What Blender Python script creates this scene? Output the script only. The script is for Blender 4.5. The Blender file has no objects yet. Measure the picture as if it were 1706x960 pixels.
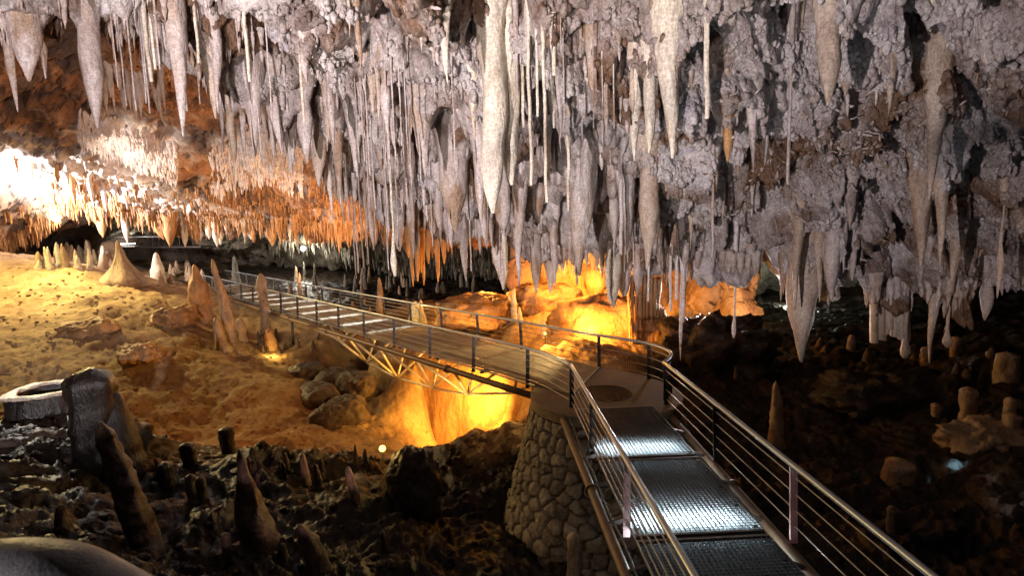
import bpy, math, random
import numpy as np
from mathutils import Vector, Matrix
from mathutils.bvhtree import BVHTree
random.seed(7); np.random.seed(7)
sc = bpy.context.scene
col = sc.collection
rad = math.radians

# ------------------------------------------------------------------ camera frame (1706 px wide measurements)
FP = 950.0; CX = 853.0; CY = 480.0
PITCH = math.atan2(110, 950); ROLL = rad(-1.6)
CAM = np.array([0, 0, 4.0])
_F = np.array([0, math.cos(PITCH), -math.sin(PITCH)]); _R = np.array([1.0, 0, 0]); _U = np.cross(_R, _F)
_c, _s = math.cos(ROLL), math.sin(ROLL)
_R, _U = _c * _R + _s * _U, -_s * _R + _c * _U
def P(px, py, d):
    """world point seen at pixel px,py at world distance y = d"""
    v = _F + _R * (px - CX) / FP + _U * (CY - py) / FP
    return CAM + v / v[1] * d
def PA(px, py, d):
    px = np.asarray(px, float); py = np.asarray(py, float); d = np.asarray(d, float)
    v = _F[None] + _R[None] * ((px - CX) / FP)[:, None] + _U[None] * ((CY - py) / FP)[:, None]
    return CAM[None] + v / v[:, 1:2] * d[:, None]
def ray(px, py):
    v = _F + _R * (px - CX) / FP + _U * (CY - py) / FP
    return Vector(v).normalized()

# ------------------------------------------------------------------ noise
_rng = np.random.RandomState(3)
_perm = np.concatenate([_rng.permutation(256)] * 3).astype(np.int32)
_g = _rng.normal(size=(256, 3)); _g /= np.linalg.norm(_g, axis=1)[:, None]
def pn(Q):
    Q = np.asarray(Q, float)
    I = np.floor(Q).astype(np.int64); f = Q - I; I &= 255
    u = f * f * f * (f * (f * 6 - 15) + 10)
    out = 0
    def gr(dx, dy, dz):
        h = _perm[_perm[_perm[(I[:, 0] + dx) & 255] + ((I[:, 1] + dy) & 255)] + ((I[:, 2] + dz) & 255)]
        g = _g[h]
        return g[:, 0] * (f[:, 0] - dx) + g[:, 1] * (f[:, 1] - dy) + g[:, 2] * (f[:, 2] - dz)
    def L(a, b, t): return a + (b - a) * t
    x0 = L(L(gr(0,0,0), gr(1,0,0), u[:,0]), L(gr(0,1,0), gr(1,1,0), u[:,0]), u[:,1])
    x1 = L(L(gr(0,0,1), gr(1,0,1), u[:,0]), L(gr(0,1,1), gr(1,1,1), u[:,0]), u[:,1])
    return L(x0, x1, u[:, 2]) * 1.6
def fbm(Q, octv=4, gain=.5):
    s = 0; a = 1; Q = np.asarray(Q, float)
    for o in range(octv):
        s = s + a * pn(Q * 2.03 ** o + 17.3 * o); a *= gain
    return s
def ridge(Q, octv=4, gain=.5):
    s = 0; a = 1; Q = np.asarray(Q, float)
    for o in range(octv):
        s = s + a * (1 - 2 * np.abs(pn(Q * 2.03 ** o + 9.1 * o))); a *= gain
    return s
def rbf(ctrl, scale=1.0):
    C = np.array(ctrl, float); X = C[:, :2] / scale; Y = C[:, 2]
    n = len(X); K = np.linalg.norm(X[:, None] - X[None], axis=2)
    A = np.zeros((n + 3, n + 3)); A[:n, :n] = K; A[:n, n] = 1; A[:n, n+1:] = X; A[n, :n] = 1; A[n+1:, :n] = X.T
    w = np.linalg.solve(A + 1e-9 * np.eye(n + 3), np.concatenate([Y, [0, 0, 0]]))
    def ev(a, b):
        a = np.asarray(a, float).ravel() / scale; b = np.asarray(b, float).ravel() / scale
        r = w[n] + w[n+1] * a + w[n+2] * b
        for i in range(n):
            r = r + w[i] * np.sqrt((a - X[i, 0]) ** 2 + (b - X[i, 1]) ** 2 + 1e-6)
        return r
    return ev

# ------------------------------------------------------------------ object helpers
def tag(o, label=None, cat=None, group=None, kind=None):
    if label: o['label'] = label
    if cat: o['category'] = cat
    if group: o['group'] = group
    if kind: o['kind'] = kind
    return o
def mesh_np(name, V, Fc, mat, parent=None, smooth=True):
    me = bpy.data.meshes.new(name)
    V = np.asarray(V, np.float32); Fc = np.asarray(Fc, np.int32)
    k = Fc.shape[1]
    me.vertices.add(len(V)); me.vertices.foreach_set('co', V.ravel())
    me.loops.add(Fc.size); me.loops.foreach_set('vertex_index', Fc.ravel())
    me.polygons.add(len(Fc)); me.polygons.foreach_set('loop_start', np.arange(0, Fc.size, k, dtype=np.int32))
    me.polygons.foreach_set('loop_total', np.full(len(Fc), k, np.int32))
    me.polygons.foreach_set('use_smooth', np.full(len(Fc), smooth, bool))
    me.update(calc_edges=True)
    if mat: me.materials.append(mat)
    o = bpy.data.objects.new(name, me); col.objects.link(o)
    if parent: o.parent = parent
    return o
def empty(name, loc=(0, 0, 0)):
    o = bpy.data.objects.new(name, None); o.location = loc; col.objects.link(o); o.empty_display_size = .2
    return o
def grid_faces(nr, nc, wrap=False):
    i = np.arange(nr - 1)[:, None]; j = np.arange(nc if wrap else nc - 1)[None]
    j2 = (j + 1) % nc
    a = i * nc + j; b = i * nc + j2; c = (i + 1) * nc + j2; d = (i + 1) * nc + j
    return np.stack([a, b, c, d], -1).reshape(-1, 4)
class MB:
    """collects quads"""
    def __init__(s): s.V = []; s.F = []; s.n = 0
    def add(s, V, F):
        V = np.asarray(V, float); F = np.asarray(F, int)
        s.V.append(V); s.F.append(F + s.n); s.n += len(V)
    def box(s, a, b, w, h, up=(0, 0, 1)):
        """bar from a to b, width w (sideways) height h (up)"""
        a = np.array(a, float); b = np.array(b, float); d = b - a; d /= np.linalg.norm(d) + 1e-9
        up = np.array(up, float); sd = np.cross(d, up); sd /= np.linalg.norm(sd) + 1e-9; u2 = np.cross(sd, d)
        V = [p + sd * w / 2 * i + u2 * h / 2 * j for p in (a, b) for i, j in ((-1, -1), (1, -1), (1, 1), (-1, 1))]
        s.add(V, [(0, 3, 2, 1), (4, 5, 6, 7), (0, 1, 5, 4), (1, 2, 6, 5), (2, 3, 7, 6), (3, 0, 4, 7)])
    def tube(s, pts, r, n=10, cap=True):
        pts = [np.array(p, float) for p in pts]
        m = len(pts); rr = r if hasattr(r, '__len__') else [r] * m
        V = []
        prev = None
        for i in range(m):
            t = pts[min(i + 1, m - 1)] - pts[max(i - 1, 0)]; t /= np.linalg.norm(t) + 1e-9
            if prev is None:
                prev = np.cross(t, (0, 0, 1.0)) if abs(t[2]) < .9 else np.cross(t, (1.0, 0, 0))
            x = prev - t * np.dot(prev, t); x /= np.linalg.norm(x) + 1e-9; prev = x
            y = np.cross(t, x)
            for k in range(n):
                a = 2 * math.pi * k / n
                V.append(pts[i] + rr[i] * (math.cos(a) * x + math.sin(a) * y))
        F = grid_faces(m, n, True)
        s.add(V, F)
        if cap:
            for (i0, pt, rv) in ((0, pts[0], False), ((m - 1) * n, pts[-1], True)):
                base = s.n; s.V.append(np.array([pt])); s.n += 1
                off = base - m * n if not rv else base - m * n - 1
                Fq = []
                for k in range(0, n, 2):
                    a = off + i0 + k; b = off + i0 + (k + 1) % n; c = off + i0 + (k + 2) % n
                    Fq.append((base, a, b, c) if rv else (base, c, b, a))
                s.F.append(np.array(Fq))
    def build(s, name, mat, parent=None, smooth=False):
        return mesh_np(name, np.concatenate(s.V), np.concatenate(s.F), mat, parent, smooth)

# ------------------------------------------------------------------ materials
def newmat(name):
    m = bpy.data.materials.new(name); m.use_nodes = True
    nt = m.node_tree; nt.nodes.clear()
    out = nt.nodes.new('ShaderNodeOutputMaterial'); b = nt.nodes.new('ShaderNodeBsdfPrincipled')
    nt.links.new(b.outputs[0], out.inputs[0])
    return m, nt, b
def noise(nt, vec, scale, detail=4, rough=.55, dist=0):
    n = nt.nodes.new('ShaderNodeTexNoise'); n.inputs['Scale'].default_value = scale
    n.inputs['Detail'].default_value = detail; n.inputs['Roughness'].default_value = rough
    n.inputs['Distortion'].default_value = dist
    nt.links.new(vec, n.inputs['Vector']); return n.outputs['Fac']
def ramp(nt, fac, stops):
    r = nt.nodes.new('ShaderNodeValToRGB'); e = r.color_ramp.elements
    while len(e) < len(stops): e.new(.5)
    for k, (p, c) in enumerate(stops):
        e[k].position = p; e[k].color = (*c, 1) if len(c) == 3 else c
    nt.links.new(fac, r.inputs[0]); return r.outputs[0]
def mix(nt, fac, a, b):
    m = nt.nodes.new('ShaderNodeMix'); m.data_type = 'RGBA'
    if isinstance(fac, (int, float)): m.inputs[0].default_value = fac
    else: nt.links.new(fac, m.inputs[0])
    for k, v in ((6, a), (7, b)):
        if isinstance(v, tuple): m.inputs[k].default_value = (*v, 1)
        else: nt.links.new(v, m.inputs[k])
    return m.outputs[2]
def g1(v): return (v, v, v)
def rock(name, stops, scale=1.0, bump=.5, rough=(.5, .8), fine=12, stain=None, stretch=(1, 1, 1), bdist=.08, stainscale=.6, attr=None, spec=.4, grain=.8):
    m, nt, b = newmat(name)
    geo = nt.nodes.new('ShaderNodeNewGeometry'); mp = nt.nodes.new('ShaderNodeMapping')
    mp.inputs['Scale'].default_value = stretch
    nt.links.new(geo.outputs['Position'], mp.inputs[0]); v = mp.outputs[0]
    n1 = noise(nt, v, scale, 6, .62, .3)
    c = ramp(nt, n1, stops)
    n2 = noise(nt, v, fine, 5, .65)
    if stain:
        sfac = ramp(nt, noise(nt, v, stainscale, 5, .6, .6), [(.47, g1(0)), (.62, g1(1))])
        c = mix(nt, sfac, c, stain)
    sp = ramp(nt, n2, [(.3, g1(.72)), (.62, g1(1.0))])
    mm = nt.nodes.new('ShaderNodeMix'); mm.data_type = 'RGBA'; mm.blend_type = 'MULTIPLY'; mm.inputs[0].default_value = 1
    nt.links.new(c, mm.inputs[6]); nt.links.new(sp, mm.inputs[7]); c = mm.outputs[2]
    gr_ = ramp(nt, noise(nt, geo.outputs['Position'], 26, 2, .7), [(.36, g1(.62)), (.52, g1(.95)), (.66, g1(1.25))])
    mg = nt.nodes.new('ShaderNodeMix'); mg.data_type = 'RGBA'; mg.blend_type = 'MULTIPLY'; mg.inputs[0].default_value = grain
    nt.links.new(c, mg.inputs[6]); nt.links.new(gr_, mg.inputs[7]); c = mg.outputs[2]
    if attr:
        at = nt.nodes.new('ShaderNodeAttribute'); at.attribute_name = attr[0]
        c2 = ramp(nt, noise(nt, v, attr[3], 6, .6, .3), attr[1])
        mm = nt.nodes.new('ShaderNodeMix'); mm.data_type = 'RGBA'; mm.blend_type = 'MULTIPLY'; mm.inputs[0].default_value = 1
        nt.links.new(c2, mm.inputs[6]); nt.links.new(sp, mm.inputs[7])
        c = mix(nt, at.outputs['Fac'], c, mm.outputs[2])
        rr = nt.nodes.new('ShaderNodeMapRange'); rr.inputs[3].default_value = rough[0]; rr.inputs[4].default_value = attr[2]
        nt.links.new(at.outputs['Fac'], rr.inputs[0]); nt.links.new(rr.outputs[0], b.inputs['Roughness'])
    else:
        r = ramp(nt, n1, [(.35, g1(rough[0])), (.65, g1(rough[1]))]); nt.links.new(r, b.inputs['Roughness'])
    nt.links.new(c, b.inputs['Base Color'])
    b.inputs['Specular IOR Level'].default_value = spec
    ad = nt.nodes.new('ShaderNodeMath'); ad.operation = 'MULTIPLY_ADD'; ad.inputs[1].default_value = .45
    nt.links.new(n2, ad.inputs[0]); nt.links.new(noise(nt, v, fine * .3, 5, .6, .4), ad.inputs[2])
    bp = nt.nodes.new('ShaderNodeBump'); bp.inputs['Strength'].default_value = bump; bp.inputs['Distance'].default_value = bdist
    nt.links.new(ad.outputs[0], bp.inputs['Height']); nt.links.new(bp.outputs[0], b.inputs['Normal'])
    return m
def plain(name, c, rough=.4, metal=0.0, var=.25, scale=6, bump=.1):
    m, nt, b = newmat(name)
    geo = nt.nodes.new('ShaderNodeNewGeometry')
    n = noise(nt, geo.outputs['Position'], scale, 5, .6)
    cr = ramp(nt, n, [(.3, tuple(x * (1 - var) for x in c)), (.7, tuple(min(1, x * (1 + var)) for x in c))])
    nt.links.new(cr, b.inputs['Base Color']); b.inputs['Metallic'].default_value = metal
    rr = ramp(nt, n, [(.3, g1(rough * .8)), (.7, g1(min(1, rough * 1.25)))]); nt.links.new(rr, b.inputs['Roughness'])
    bp = nt.nodes.new('ShaderNodeBump'); bp.inputs['Strength'].default_value = bump; bp.inputs['Distance'].default_value = .01
    nt.links.new(noise(nt, geo.outputs['Position'], scale * 8, 3), bp.inputs['Height']); nt.links.new(bp.outputs[0], b.inputs['Normal'])
    return m
def emit(name, c, s):
    m, nt, b = newmat(name); b.inputs['Base Color'].default_value = (.8, .8, .8, 1)
    b.inputs['Emission Color'].default_value = (*c, 1); b.inputs['Emission Strength'].default_value = s
    return m
M = {}
M['ceil'] = rock('pale_cave_rock', [(.30, (.12, .075, .055)), (.42, (.38, .32, .30)), (.58, (.62, .56, .54)), (.72, (.34, .315, .37))],
                 .9, .8, (.45, .7), 8, stain=(.17, .095, .055), bdist=.16, stainscale=.55)
M['pale'] = rock('pale_calcite', [(.30, (.22, .15, .12)), (.42, (.50, .42, .39)), (.58, (.70, .62, .60)), (.72, (.48, .44, .47))], .9, .9, (.4, .65), 13, stain=(.36, .24, .16), stretch=(1, 1, .45), bdist=.07, stainscale=.9)
M['cream'] = rock('cream_calcite', [(.30, (.50, .39, .28)), (.5, (.80, .71, .58)), (.70, (.66, .57, .47))], 2.5, .9, (.4, .65), 14, stretch=(1, 1, .4), bdist=.07)
M['tan'] = rock('tan_calcite', [(.30, (.26, .17, .12)), (.5, (.52, .40, .31)), (.70, (.62, .51, .43))], 1.2, .9, (.4, .7), 14, stretch=(1, 1, .5), bdist=.06)
M['orange'] = rock('ochre_calcite', [(.30, (.20, .09, .035)), (.5, (.48, .25, .10)), (.70, (.62, .38, .18))], 2.0, .8, (.4, .7), 10, stretch=(1, 1, .3), bdist=.07)
M['ochre_rock'] = rock('ochre_cave_rock', [(.30, (.09, .035, .018)), (.45, (.30, .13, .05)), (.60, (.44, .21, .09)), (.75, (.52, .36, .22))], 1.1, 1.0, (.6, .85), 6, stain=(.10, .05, .03), bdist=.2, stainscale=.3, attr=('calcite_glare', [(.28, (.45, .33, .26)), (.5, (.80, .72, .68)), (.75, (.86, .80, .78))], .6, 1.6))
M['white_cryst'] = rock('white_crystal', [(.3, (.66, .52, .46)), (.6, (.86, .78, .76))], 3.0, .8, (.35, .6), 22, bdist=.05)
M['dark_rock'] = rock('dark_cave_rock', [(.30, (.014, .010, .008)), (.5, (.055, .038, .027)), (.70, (.12, .08, .055))], 1.3, 1.0, (.35, .6), 7, bdist=.15)
M['grey_rock'] = rock('grey_cave_rock', [(.30, (.06, .05, .035)), (.5, (.17, .15, .11)), (.70, (.28, .24, .17))], 1.0, 1.0, (.5, .8), 6, bdist=.2, stretch=(1, 1, .5))
M['wet_black'] = rock('wet_black_stone', [(.30, (.012, .01, .009)), (.5, (.014, .010, .008)), (.74, (.06, .034, .02))], 2.0, 1.0, (.3, .55), 12, bdist=.07, stretch=(1, 1, .4), spec=.6)
M['stag_dark'] = rock('brown_stalagmite', [(.30, (.035, .022, .016)), (.5, (.085, .056, .04)), (.70, (.16, .11, .08))], 4.0, .9, (.35, .65), 22, bdist=.05)
M['stag_tan'] = rock('tan_stalagmite', [(.30, (.20, .11, .06)), (.5, (.40, .27, .17)), (.70, (.52, .39, .27))], 3.0, .9, (.45, .7), 18, bdist=.05, stretch=(1, 1, .4))
M['boulder'] = rock('ochre_flowstone', [(.30, (.34, .18, .08)), (.5, (.52, .31, .15)), (.70, (.62, .42, .22))], .8, .9, (.55, .8), 6, bdist=.14, stretch=(1, 1, .45), stain=(.20, .10, .045), stainscale=.5)
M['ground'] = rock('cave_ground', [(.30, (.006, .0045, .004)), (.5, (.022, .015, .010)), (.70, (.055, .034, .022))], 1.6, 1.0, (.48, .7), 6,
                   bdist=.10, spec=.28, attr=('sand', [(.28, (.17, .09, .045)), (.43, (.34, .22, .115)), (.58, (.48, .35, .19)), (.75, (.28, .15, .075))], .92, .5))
M['stone'] = rock('pier_stone', [(.30, (.11, .075, .05)), (.5, (.26, .19, .13)), (.70, (.40, .32, .24))], 1.9, 1.0, (.6, .85), 14, bdist=.05, stain=(.07, .05, .035), stainscale=1.1, attr=('tint', [(.30, (.16, .11, .075)), (.5, (.38, .30, .21)), (.70, (.50, .42, .33))], .75, 2.5))
M['mortar'] = rock('pier_mortar', [(.3, (.03, .022, .015)), (.7, (.09, .065, .045))], 4, .8, (.8, .9), 20, bdist=.02)
M['concrete'] = rock('platform_concrete', [(.3, (.19, .125, .07)), (.7, (.32, .22, .13))], 2.0, .5, (.7, .9), 40, bdist=.01)
M['rail'] = plain('brushed_steel_rail', (.46, .48, .49), .38, .7, .1, 2, 0)
M['post'] = plain('dark_painted_steel', (.055, .045, .04), .45, .5, .3, 10)
M['wire'] = plain('steel_wire', (.30, .27, .24), .4, .6, .1, 3, 0)
M['tube'] = plain('rusty_steel_tube', (.17, .105, .06), .55, .3, .45, 4, .3)
M['grate'] = plain('galvanised_grating', (.22, .24, .25), .42, .7, .25, 6)
M['mesh'] = plain('dusty_mesh_deck', (.34, .30, .24), .55, .25, .2, 3, .1)
M['truss'] = plain('grey_truss_steel', (.60, .54, .44), .45, .3, .25, 8)
M['flash_post'] = plain('flash_pink_steel', (.62, .42, .42), .55, .0, .15, 8)  # pink flash light put into the colour of two posts
M['black_rail'] = plain('black_rubber_rail', (.05, .05, .055), .45, .0, .2, 20, .2)
M['housing'] = plain('lamp_housing', (.08, .08, .08), .5, .3)
M['e_warm'] = emit('warm_lamp_glow', (1, .5, .2), 3)
M['e_yel'] = emit('yellow_lamp_glow', (1, .55, .12), 2.6)
M['e_white'] = emit('white_lamp_glow', (1, .95, .85), 30)

# ------------------------------------------------------------------ ground sheet
gc = []
def gp(*a):
    for (px, py, d) in a:
        p = P(px, py, d); gc.append((p[0], p[1], p[2]))
# near rocky shelf, lower left
gp((-200,960,6.5),(0,960,6.8),(300,960,8.3),(600,960,9.2),(850,960,10),(0,850,8.8),(150,880,9),(400,900,10),(600,860,10.8),(800,880,11.8),
   (20,745,11.5),(120,770,11.8),(-200,760,11.5),(250,765,13),(450,755,13.6),(560,770,13.2),(700,870,12),(330,830,11.4),(200,830,11),(-60,700,13.2),(40,690,13.6),(140,700,13.8))
gc += [(-3,22,-5.6),(0,20.3,-4.9),(-5,24,-4.8),(-2,20.3,-5),(-10,16.5,-2.6),(-6,16,-3.0),(-3.5,15.5,-3.1),(-15,15.5,-1.9)]
# sand mound
gp((0,425,30),(-200,400,32),(120,440,30),(250,505,27.5),(0,520,25.5),(150,540,24.5),(0,640,19.6),(300,570,24),(300,650,20.5),(300,735,17.8),
   (450,590,25),(500,640,21.5),(550,720,18.2),(400,700,18.8),(600,750,17.2),(150,640,19.8),(-250,640,18),(380,575,26),(330,545,27))
# behind the mound and under the bridge
gp((200,455,36),(80,440,37),(300,475,36),(350,485,38),(400,525,31),(440,560,28),(500,545,28.5),(540,575,26),(430,440,56),(480,455,50),(560,480,44),
   (650,500,38),(750,490,40),(820,490,36),(650,450,55),(900,470,45))
# pit
gp((560,660,23),(620,620,26),(700,748,15.6),(780,720,15.5),(850,708,15.2),(760,790,17.6),(840,770,17.2),(800,800,13.9),(880,880,12.6),(690,810,13.8),(640,770,15.5),(940,930,11.2),(600,700,20.5))
# terraces behind the platform
gp((690,600,22),(760,525,27),(700,555,26),(900,575,19.5),(1000,610,18.2),(830,505,28),(1090,640,18),(900,520,25),(850,545,22.5),(1100,560,24))
gc += [(2,14.5,-1.3),(4.5,13,-1.9),(0.5,15.5,-1.8),(2,10,-3.2),(2,7,-3.2),(2,4,-3),(2,-4,-2)]
# right slopes
gp((1150,650,18),(1200,720,15),(1300,800,13),(1400,900,9.8),(1600,900,9.5),(1700,950,8),(1545,820,12),(1290,745,15),(1650,735,13.5),(1500,700,15.8),
   (1400,640,19),(1200,560,26),(1300,520,34),(1500,545,26),(1706,600,17),(1706,520,28),(1900,700,12),(1900,900,8),(2100,560,20),(1330,505,42),(1600,560,23))
gc += [(-30,2,0),(-30,12,1),(-40,30,4),(25,0,0),(40,30,2),(0,75,3),(-40,75,5),(40,75,3),(-8,0,-1),(8,0,-1.5)]
zf = rbf(gc, 5.0)
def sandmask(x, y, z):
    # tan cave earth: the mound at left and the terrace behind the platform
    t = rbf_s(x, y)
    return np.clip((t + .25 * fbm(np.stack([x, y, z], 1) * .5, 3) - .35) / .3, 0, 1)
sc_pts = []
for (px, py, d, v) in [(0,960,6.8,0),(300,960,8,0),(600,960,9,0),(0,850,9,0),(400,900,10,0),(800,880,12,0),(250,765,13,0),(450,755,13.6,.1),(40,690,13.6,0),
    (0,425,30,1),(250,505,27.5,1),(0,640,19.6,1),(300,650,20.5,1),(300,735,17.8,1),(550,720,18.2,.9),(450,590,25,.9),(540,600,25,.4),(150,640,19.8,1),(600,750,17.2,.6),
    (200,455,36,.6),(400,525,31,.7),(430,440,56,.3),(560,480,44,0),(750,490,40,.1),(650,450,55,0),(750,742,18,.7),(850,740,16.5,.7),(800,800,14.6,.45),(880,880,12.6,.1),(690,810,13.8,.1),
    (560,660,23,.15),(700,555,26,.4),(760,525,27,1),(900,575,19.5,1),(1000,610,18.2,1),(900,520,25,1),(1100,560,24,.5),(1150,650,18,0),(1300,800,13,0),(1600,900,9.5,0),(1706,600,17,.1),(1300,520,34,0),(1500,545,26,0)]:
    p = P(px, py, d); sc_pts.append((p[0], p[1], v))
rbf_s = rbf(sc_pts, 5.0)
na, nd = 820, 620
ang = np.linspace(rad(-72), rad(72), na); ds = np.exp(np.linspace(math.log(2.5), math.log(80), nd))
A, D = np.meshgrid(ang, ds)
X = (np.sin(A) * D).ravel(); Y = (np.cos(A) * D).ravel() - .5
Z = zf(X, Y)
Sm = np.clip(rbf_s(X, Y), 0, 1)
Q = np.stack([X, Y, Z], 1)
rk = 1 - Sm
W = np.stack([fbm(Q * .35 + 5, 2), fbm(Q * .35 + 31, 2), fbm(Q * .35 + 77, 2)], 1) * .8
Z = Z + .16 * fbm(Q * .22, 3) + rk * (.30 * fbm((Q + W) * .55, 3) + .20 * np.abs(pn((Q + W) * 1.3)) + .13 * ridge((Q + W) * 2.3, 3) - .05) \
      + Sm * (.16 * np.maximum(0, fbm((Q + W) * .5 + 40, 3) - .1) * 1.8 - .16 * np.maximum(0, ridge((Q + 1.5 * W) * .42 + 60, 2) - .9) + .05 * fbm(Q * 1.6, 3) + .055 * ridge(Q * 3.1, 3) - .05 + .07 * (1 - np.exp(-4 * np.abs(pn((Q + .4 * W) * 1.5 + 8)))) + .04 * (1 - np.exp(-4 * np.abs(pn(Q * 4.2 + 8)))))
Z += .03 * fbm(Q * 7, 2)
_b = P(80, 650, 13.9); _k = (np.abs(X - _b[0]) < 1.5) & (Y > 10.5) & (Y < 15.5)
Z = np.where(_k, np.minimum(Z, _b[2] - .22 - .3 * np.maximum(0, 13.2 - Y) + .06 * fbm(Q * 3, 3)), Z)
V = np.stack([X, Y, Z], 1)
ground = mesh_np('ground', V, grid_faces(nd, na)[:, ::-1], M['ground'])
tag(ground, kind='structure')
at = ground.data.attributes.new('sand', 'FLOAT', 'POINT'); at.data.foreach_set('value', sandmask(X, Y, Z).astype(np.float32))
def bvh_of(o):
    me = o.data; n = len(me.vertices); v = np.empty(n * 3, np.float32); me.vertices.foreach_get('co', v)
    f = np.empty(len(me.loops), np.int32); me.loops.foreach_get('vertex_index', f)
    return BVHTree.FromPolygons(v.reshape(-1, 3).tolist(), f.reshape(-1, 4).tolist())
g_bvh = bvh_of(ground)
def hit_ground(px, py):
    h = g_bvh.ray_cast(Vector(CAM), ray(px, py)); return h[0]
def ground_z(x, y):
    h = g_bvh.ray_cast(Vector((x, y, 30)), Vector((0, 0, -1))); return h[0].z if h[0] else -2

# ------------------------------------------------------------------ ceilings (rock sheets set out by direction and distance)
def sheet(name, ctrl, pxs, lipf, top, nrow, mat, disp, lipback, dirn=(0, -.55, -.83), tail=10):
    ev = rbf(ctrl, 100.0)
    nc = len(pxs); lip = np.array([lipf(x) for x in pxs])
    t = np.linspace(0, 1, nrow) ** .8
    PX = np.tile(pxs, (nrow, 1)); PY = top + (lip[None] - top) * t[:, None]
    D = np.maximum(ev(PX, PY), 2.0)
    V = PA(PX.ravel(), PY.ravel(), D)
    L = V[-nc:]
    ext = [L + np.array(lipback) * ((k + 1) / tail) + np.array([0, 0, 0]) for k in range(tail)]
    V = np.concatenate([V] + ext)
    nrow += tail
    V = V + disp(V) [:, None] * np.array(dirn)[None]
    o = mesh_np(name, V, grid_faces(nrow, nc), mat)
    return o
def poly(xs, ys): return lambda x: float(np.interp(x, xs, ys))

nc_ctrl = [(-300,-60,11.5),(-700,-100,11),(0,40,12.5),(250,60,13.5),(400,180,15.5),(480,260,16.5),(600,340,17),(700,385,16.8),(800,405,16.5),(950,430,16),(1100,440,15.5),(1250,450,15),
    (1330,480,14.5),(1500,500,13.8),(1600,500,13),(1706,480,12.2),(2300,480,10),(2300,100,7),
    (0,0,11),(300,0,9.8),(600,0,8.4),(1000,0,7.6),(1400,0,7.2),(1706,0,6.8),(2300,0,6),(500,130,11.5),(700,200,11.8),(1000,200,10.8),(1300,200,10),(1600,200,9.2),(850,310,14),(1100,330,13.2),(1500,350,11.8),
    (0,-500,6),(600,-500,5),(1000,-500,4.6),(1706,-500,4.3),(-700,-500,6.5),(2300,-500,4),(0,-1100,3.6),(1000,-1100,2.8),(2300,-1100,2.6),(-700,-1100,3.8)]
nlip = poly([-700,0,120,250,330,400,480,560,650,750,850,950,1100,1250,1330,1500,1600,1706,2300], [-60,45,40,62,110,185,262,315,350,385,405,425,440,448,482,500,498,480,470])
def ndisp(V):
    W = np.stack([fbm(V * .5 + 3, 2), fbm(V * .5 + 23, 2), fbm(V * .5 + 53, 2)], 1)
    U = V + .6 * W
    Us = U * np.array([1.0, 1.0, .62])
    d = .50 * fbm(U * .42 + 2, 2) + 1.0 * (1 - np.exp(-4 * np.abs(pn(Us * .75 + 31))) - .55) + .34 * (1 - np.exp(-5 * np.abs(pn(Us * 1.7 + 7))) - .5) + .17 * (1 - np.exp(-5 * np.abs(pn(Us * 3.6 + 3))) - .5) + .07 * (1 - np.exp(-4 * np.abs(pn(U * 7.5 + 13))) - .5)
    pits = np.maximum(0, pn(U * .8 + 91) - .22) * 3.2 + np.clip(V[:, 0] / 3, 0, 1) * np.maximum(0, pn(U * 1.3 + 51) - .2) * 2.2
    return d - pits
near_c = sheet('cave_ceiling', nc_ctrl, np.arange(-700, 2300, 3.4), nlip, -1100, 520, M['ceil'], ndisp, (0, 3.5, 2.2))
tag(near_c, kind='structure')
fc_ctrl = [(0,-80,15),(300,-80,15),(700,-80,16),(0,100,19),(200,100,20),(350,150,22.5),(520,200,25),(0,190,24),(100,205,25.5),(190,215,27),(290,262,29),(380,230,28),(500,210,27.5),
    (0,260,31),(150,285,32),(330,320,33),(450,295,31.5),(600,300,31),(700,330,30),(0,330,34),(100,350,36),(250,372,37),(350,378,37),(480,385,36),(600,392,35),(750,400,32),(900,400,30),
    (-300,200,22),(-300,350,30),(-600,100,18),(-600,350,26),(900,200,22),(900,0,16),(1100,300,26),(1100,420,30)]
flip = poly([-600,-300,0,60,110,200,260,330,420,480,560,650,750,850,1100], [380,385,420,395,352,362,380,378,380,384,392,394,402,410,425])
def fdisp(V):
    W = np.stack([fbm(V * .3 + 3, 2), fbm(V * .3 + 23, 2), fbm(V * .3 + 53, 2)], 1)
    U = V + 1.3 * W
    return .9 * fbm(U * .22, 3) + .55 * ridge(U * .5 + 5, 3) - .3 + .28 * (np.abs(pn(U * 1.7)) * 2 - .5) + .14 * fbm(U * 4, 2)
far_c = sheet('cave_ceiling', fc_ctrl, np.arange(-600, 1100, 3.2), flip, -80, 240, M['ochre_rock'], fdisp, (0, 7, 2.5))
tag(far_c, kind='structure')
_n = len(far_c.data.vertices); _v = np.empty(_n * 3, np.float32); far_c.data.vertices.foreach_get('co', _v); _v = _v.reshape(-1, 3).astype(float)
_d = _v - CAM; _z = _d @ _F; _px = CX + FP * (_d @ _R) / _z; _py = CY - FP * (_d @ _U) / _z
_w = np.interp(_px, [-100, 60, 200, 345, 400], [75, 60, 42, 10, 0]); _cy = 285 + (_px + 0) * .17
_m = np.clip(1.4 - np.abs(_py - _cy) / np.maximum(_w, 1), 0, 1)  # lamp glare painted as a white band; the ledges below are white crystal
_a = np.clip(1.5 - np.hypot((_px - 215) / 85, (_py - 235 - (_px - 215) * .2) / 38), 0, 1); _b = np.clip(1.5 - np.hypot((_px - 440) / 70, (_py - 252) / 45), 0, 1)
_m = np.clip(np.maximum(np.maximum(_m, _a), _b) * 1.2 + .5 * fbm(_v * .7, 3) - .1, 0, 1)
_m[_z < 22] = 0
at = far_c.data.attributes.new('calcite_glare', 'FLOAT', 'POINT'); at.data.foreach_set('value', _m.astype(np.float32))
bc_ctrl = [(-600,330,38),(0,330,40),(300,340,41),(600,350,41),(900,360,38),(1200,380,36),(1800,400,34),(-600,400,50),(300,400,52),(480,405,50),(600,440,52),(700,450,48),(900,470,46),(1200,480,45),(1800,480,40)]
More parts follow.
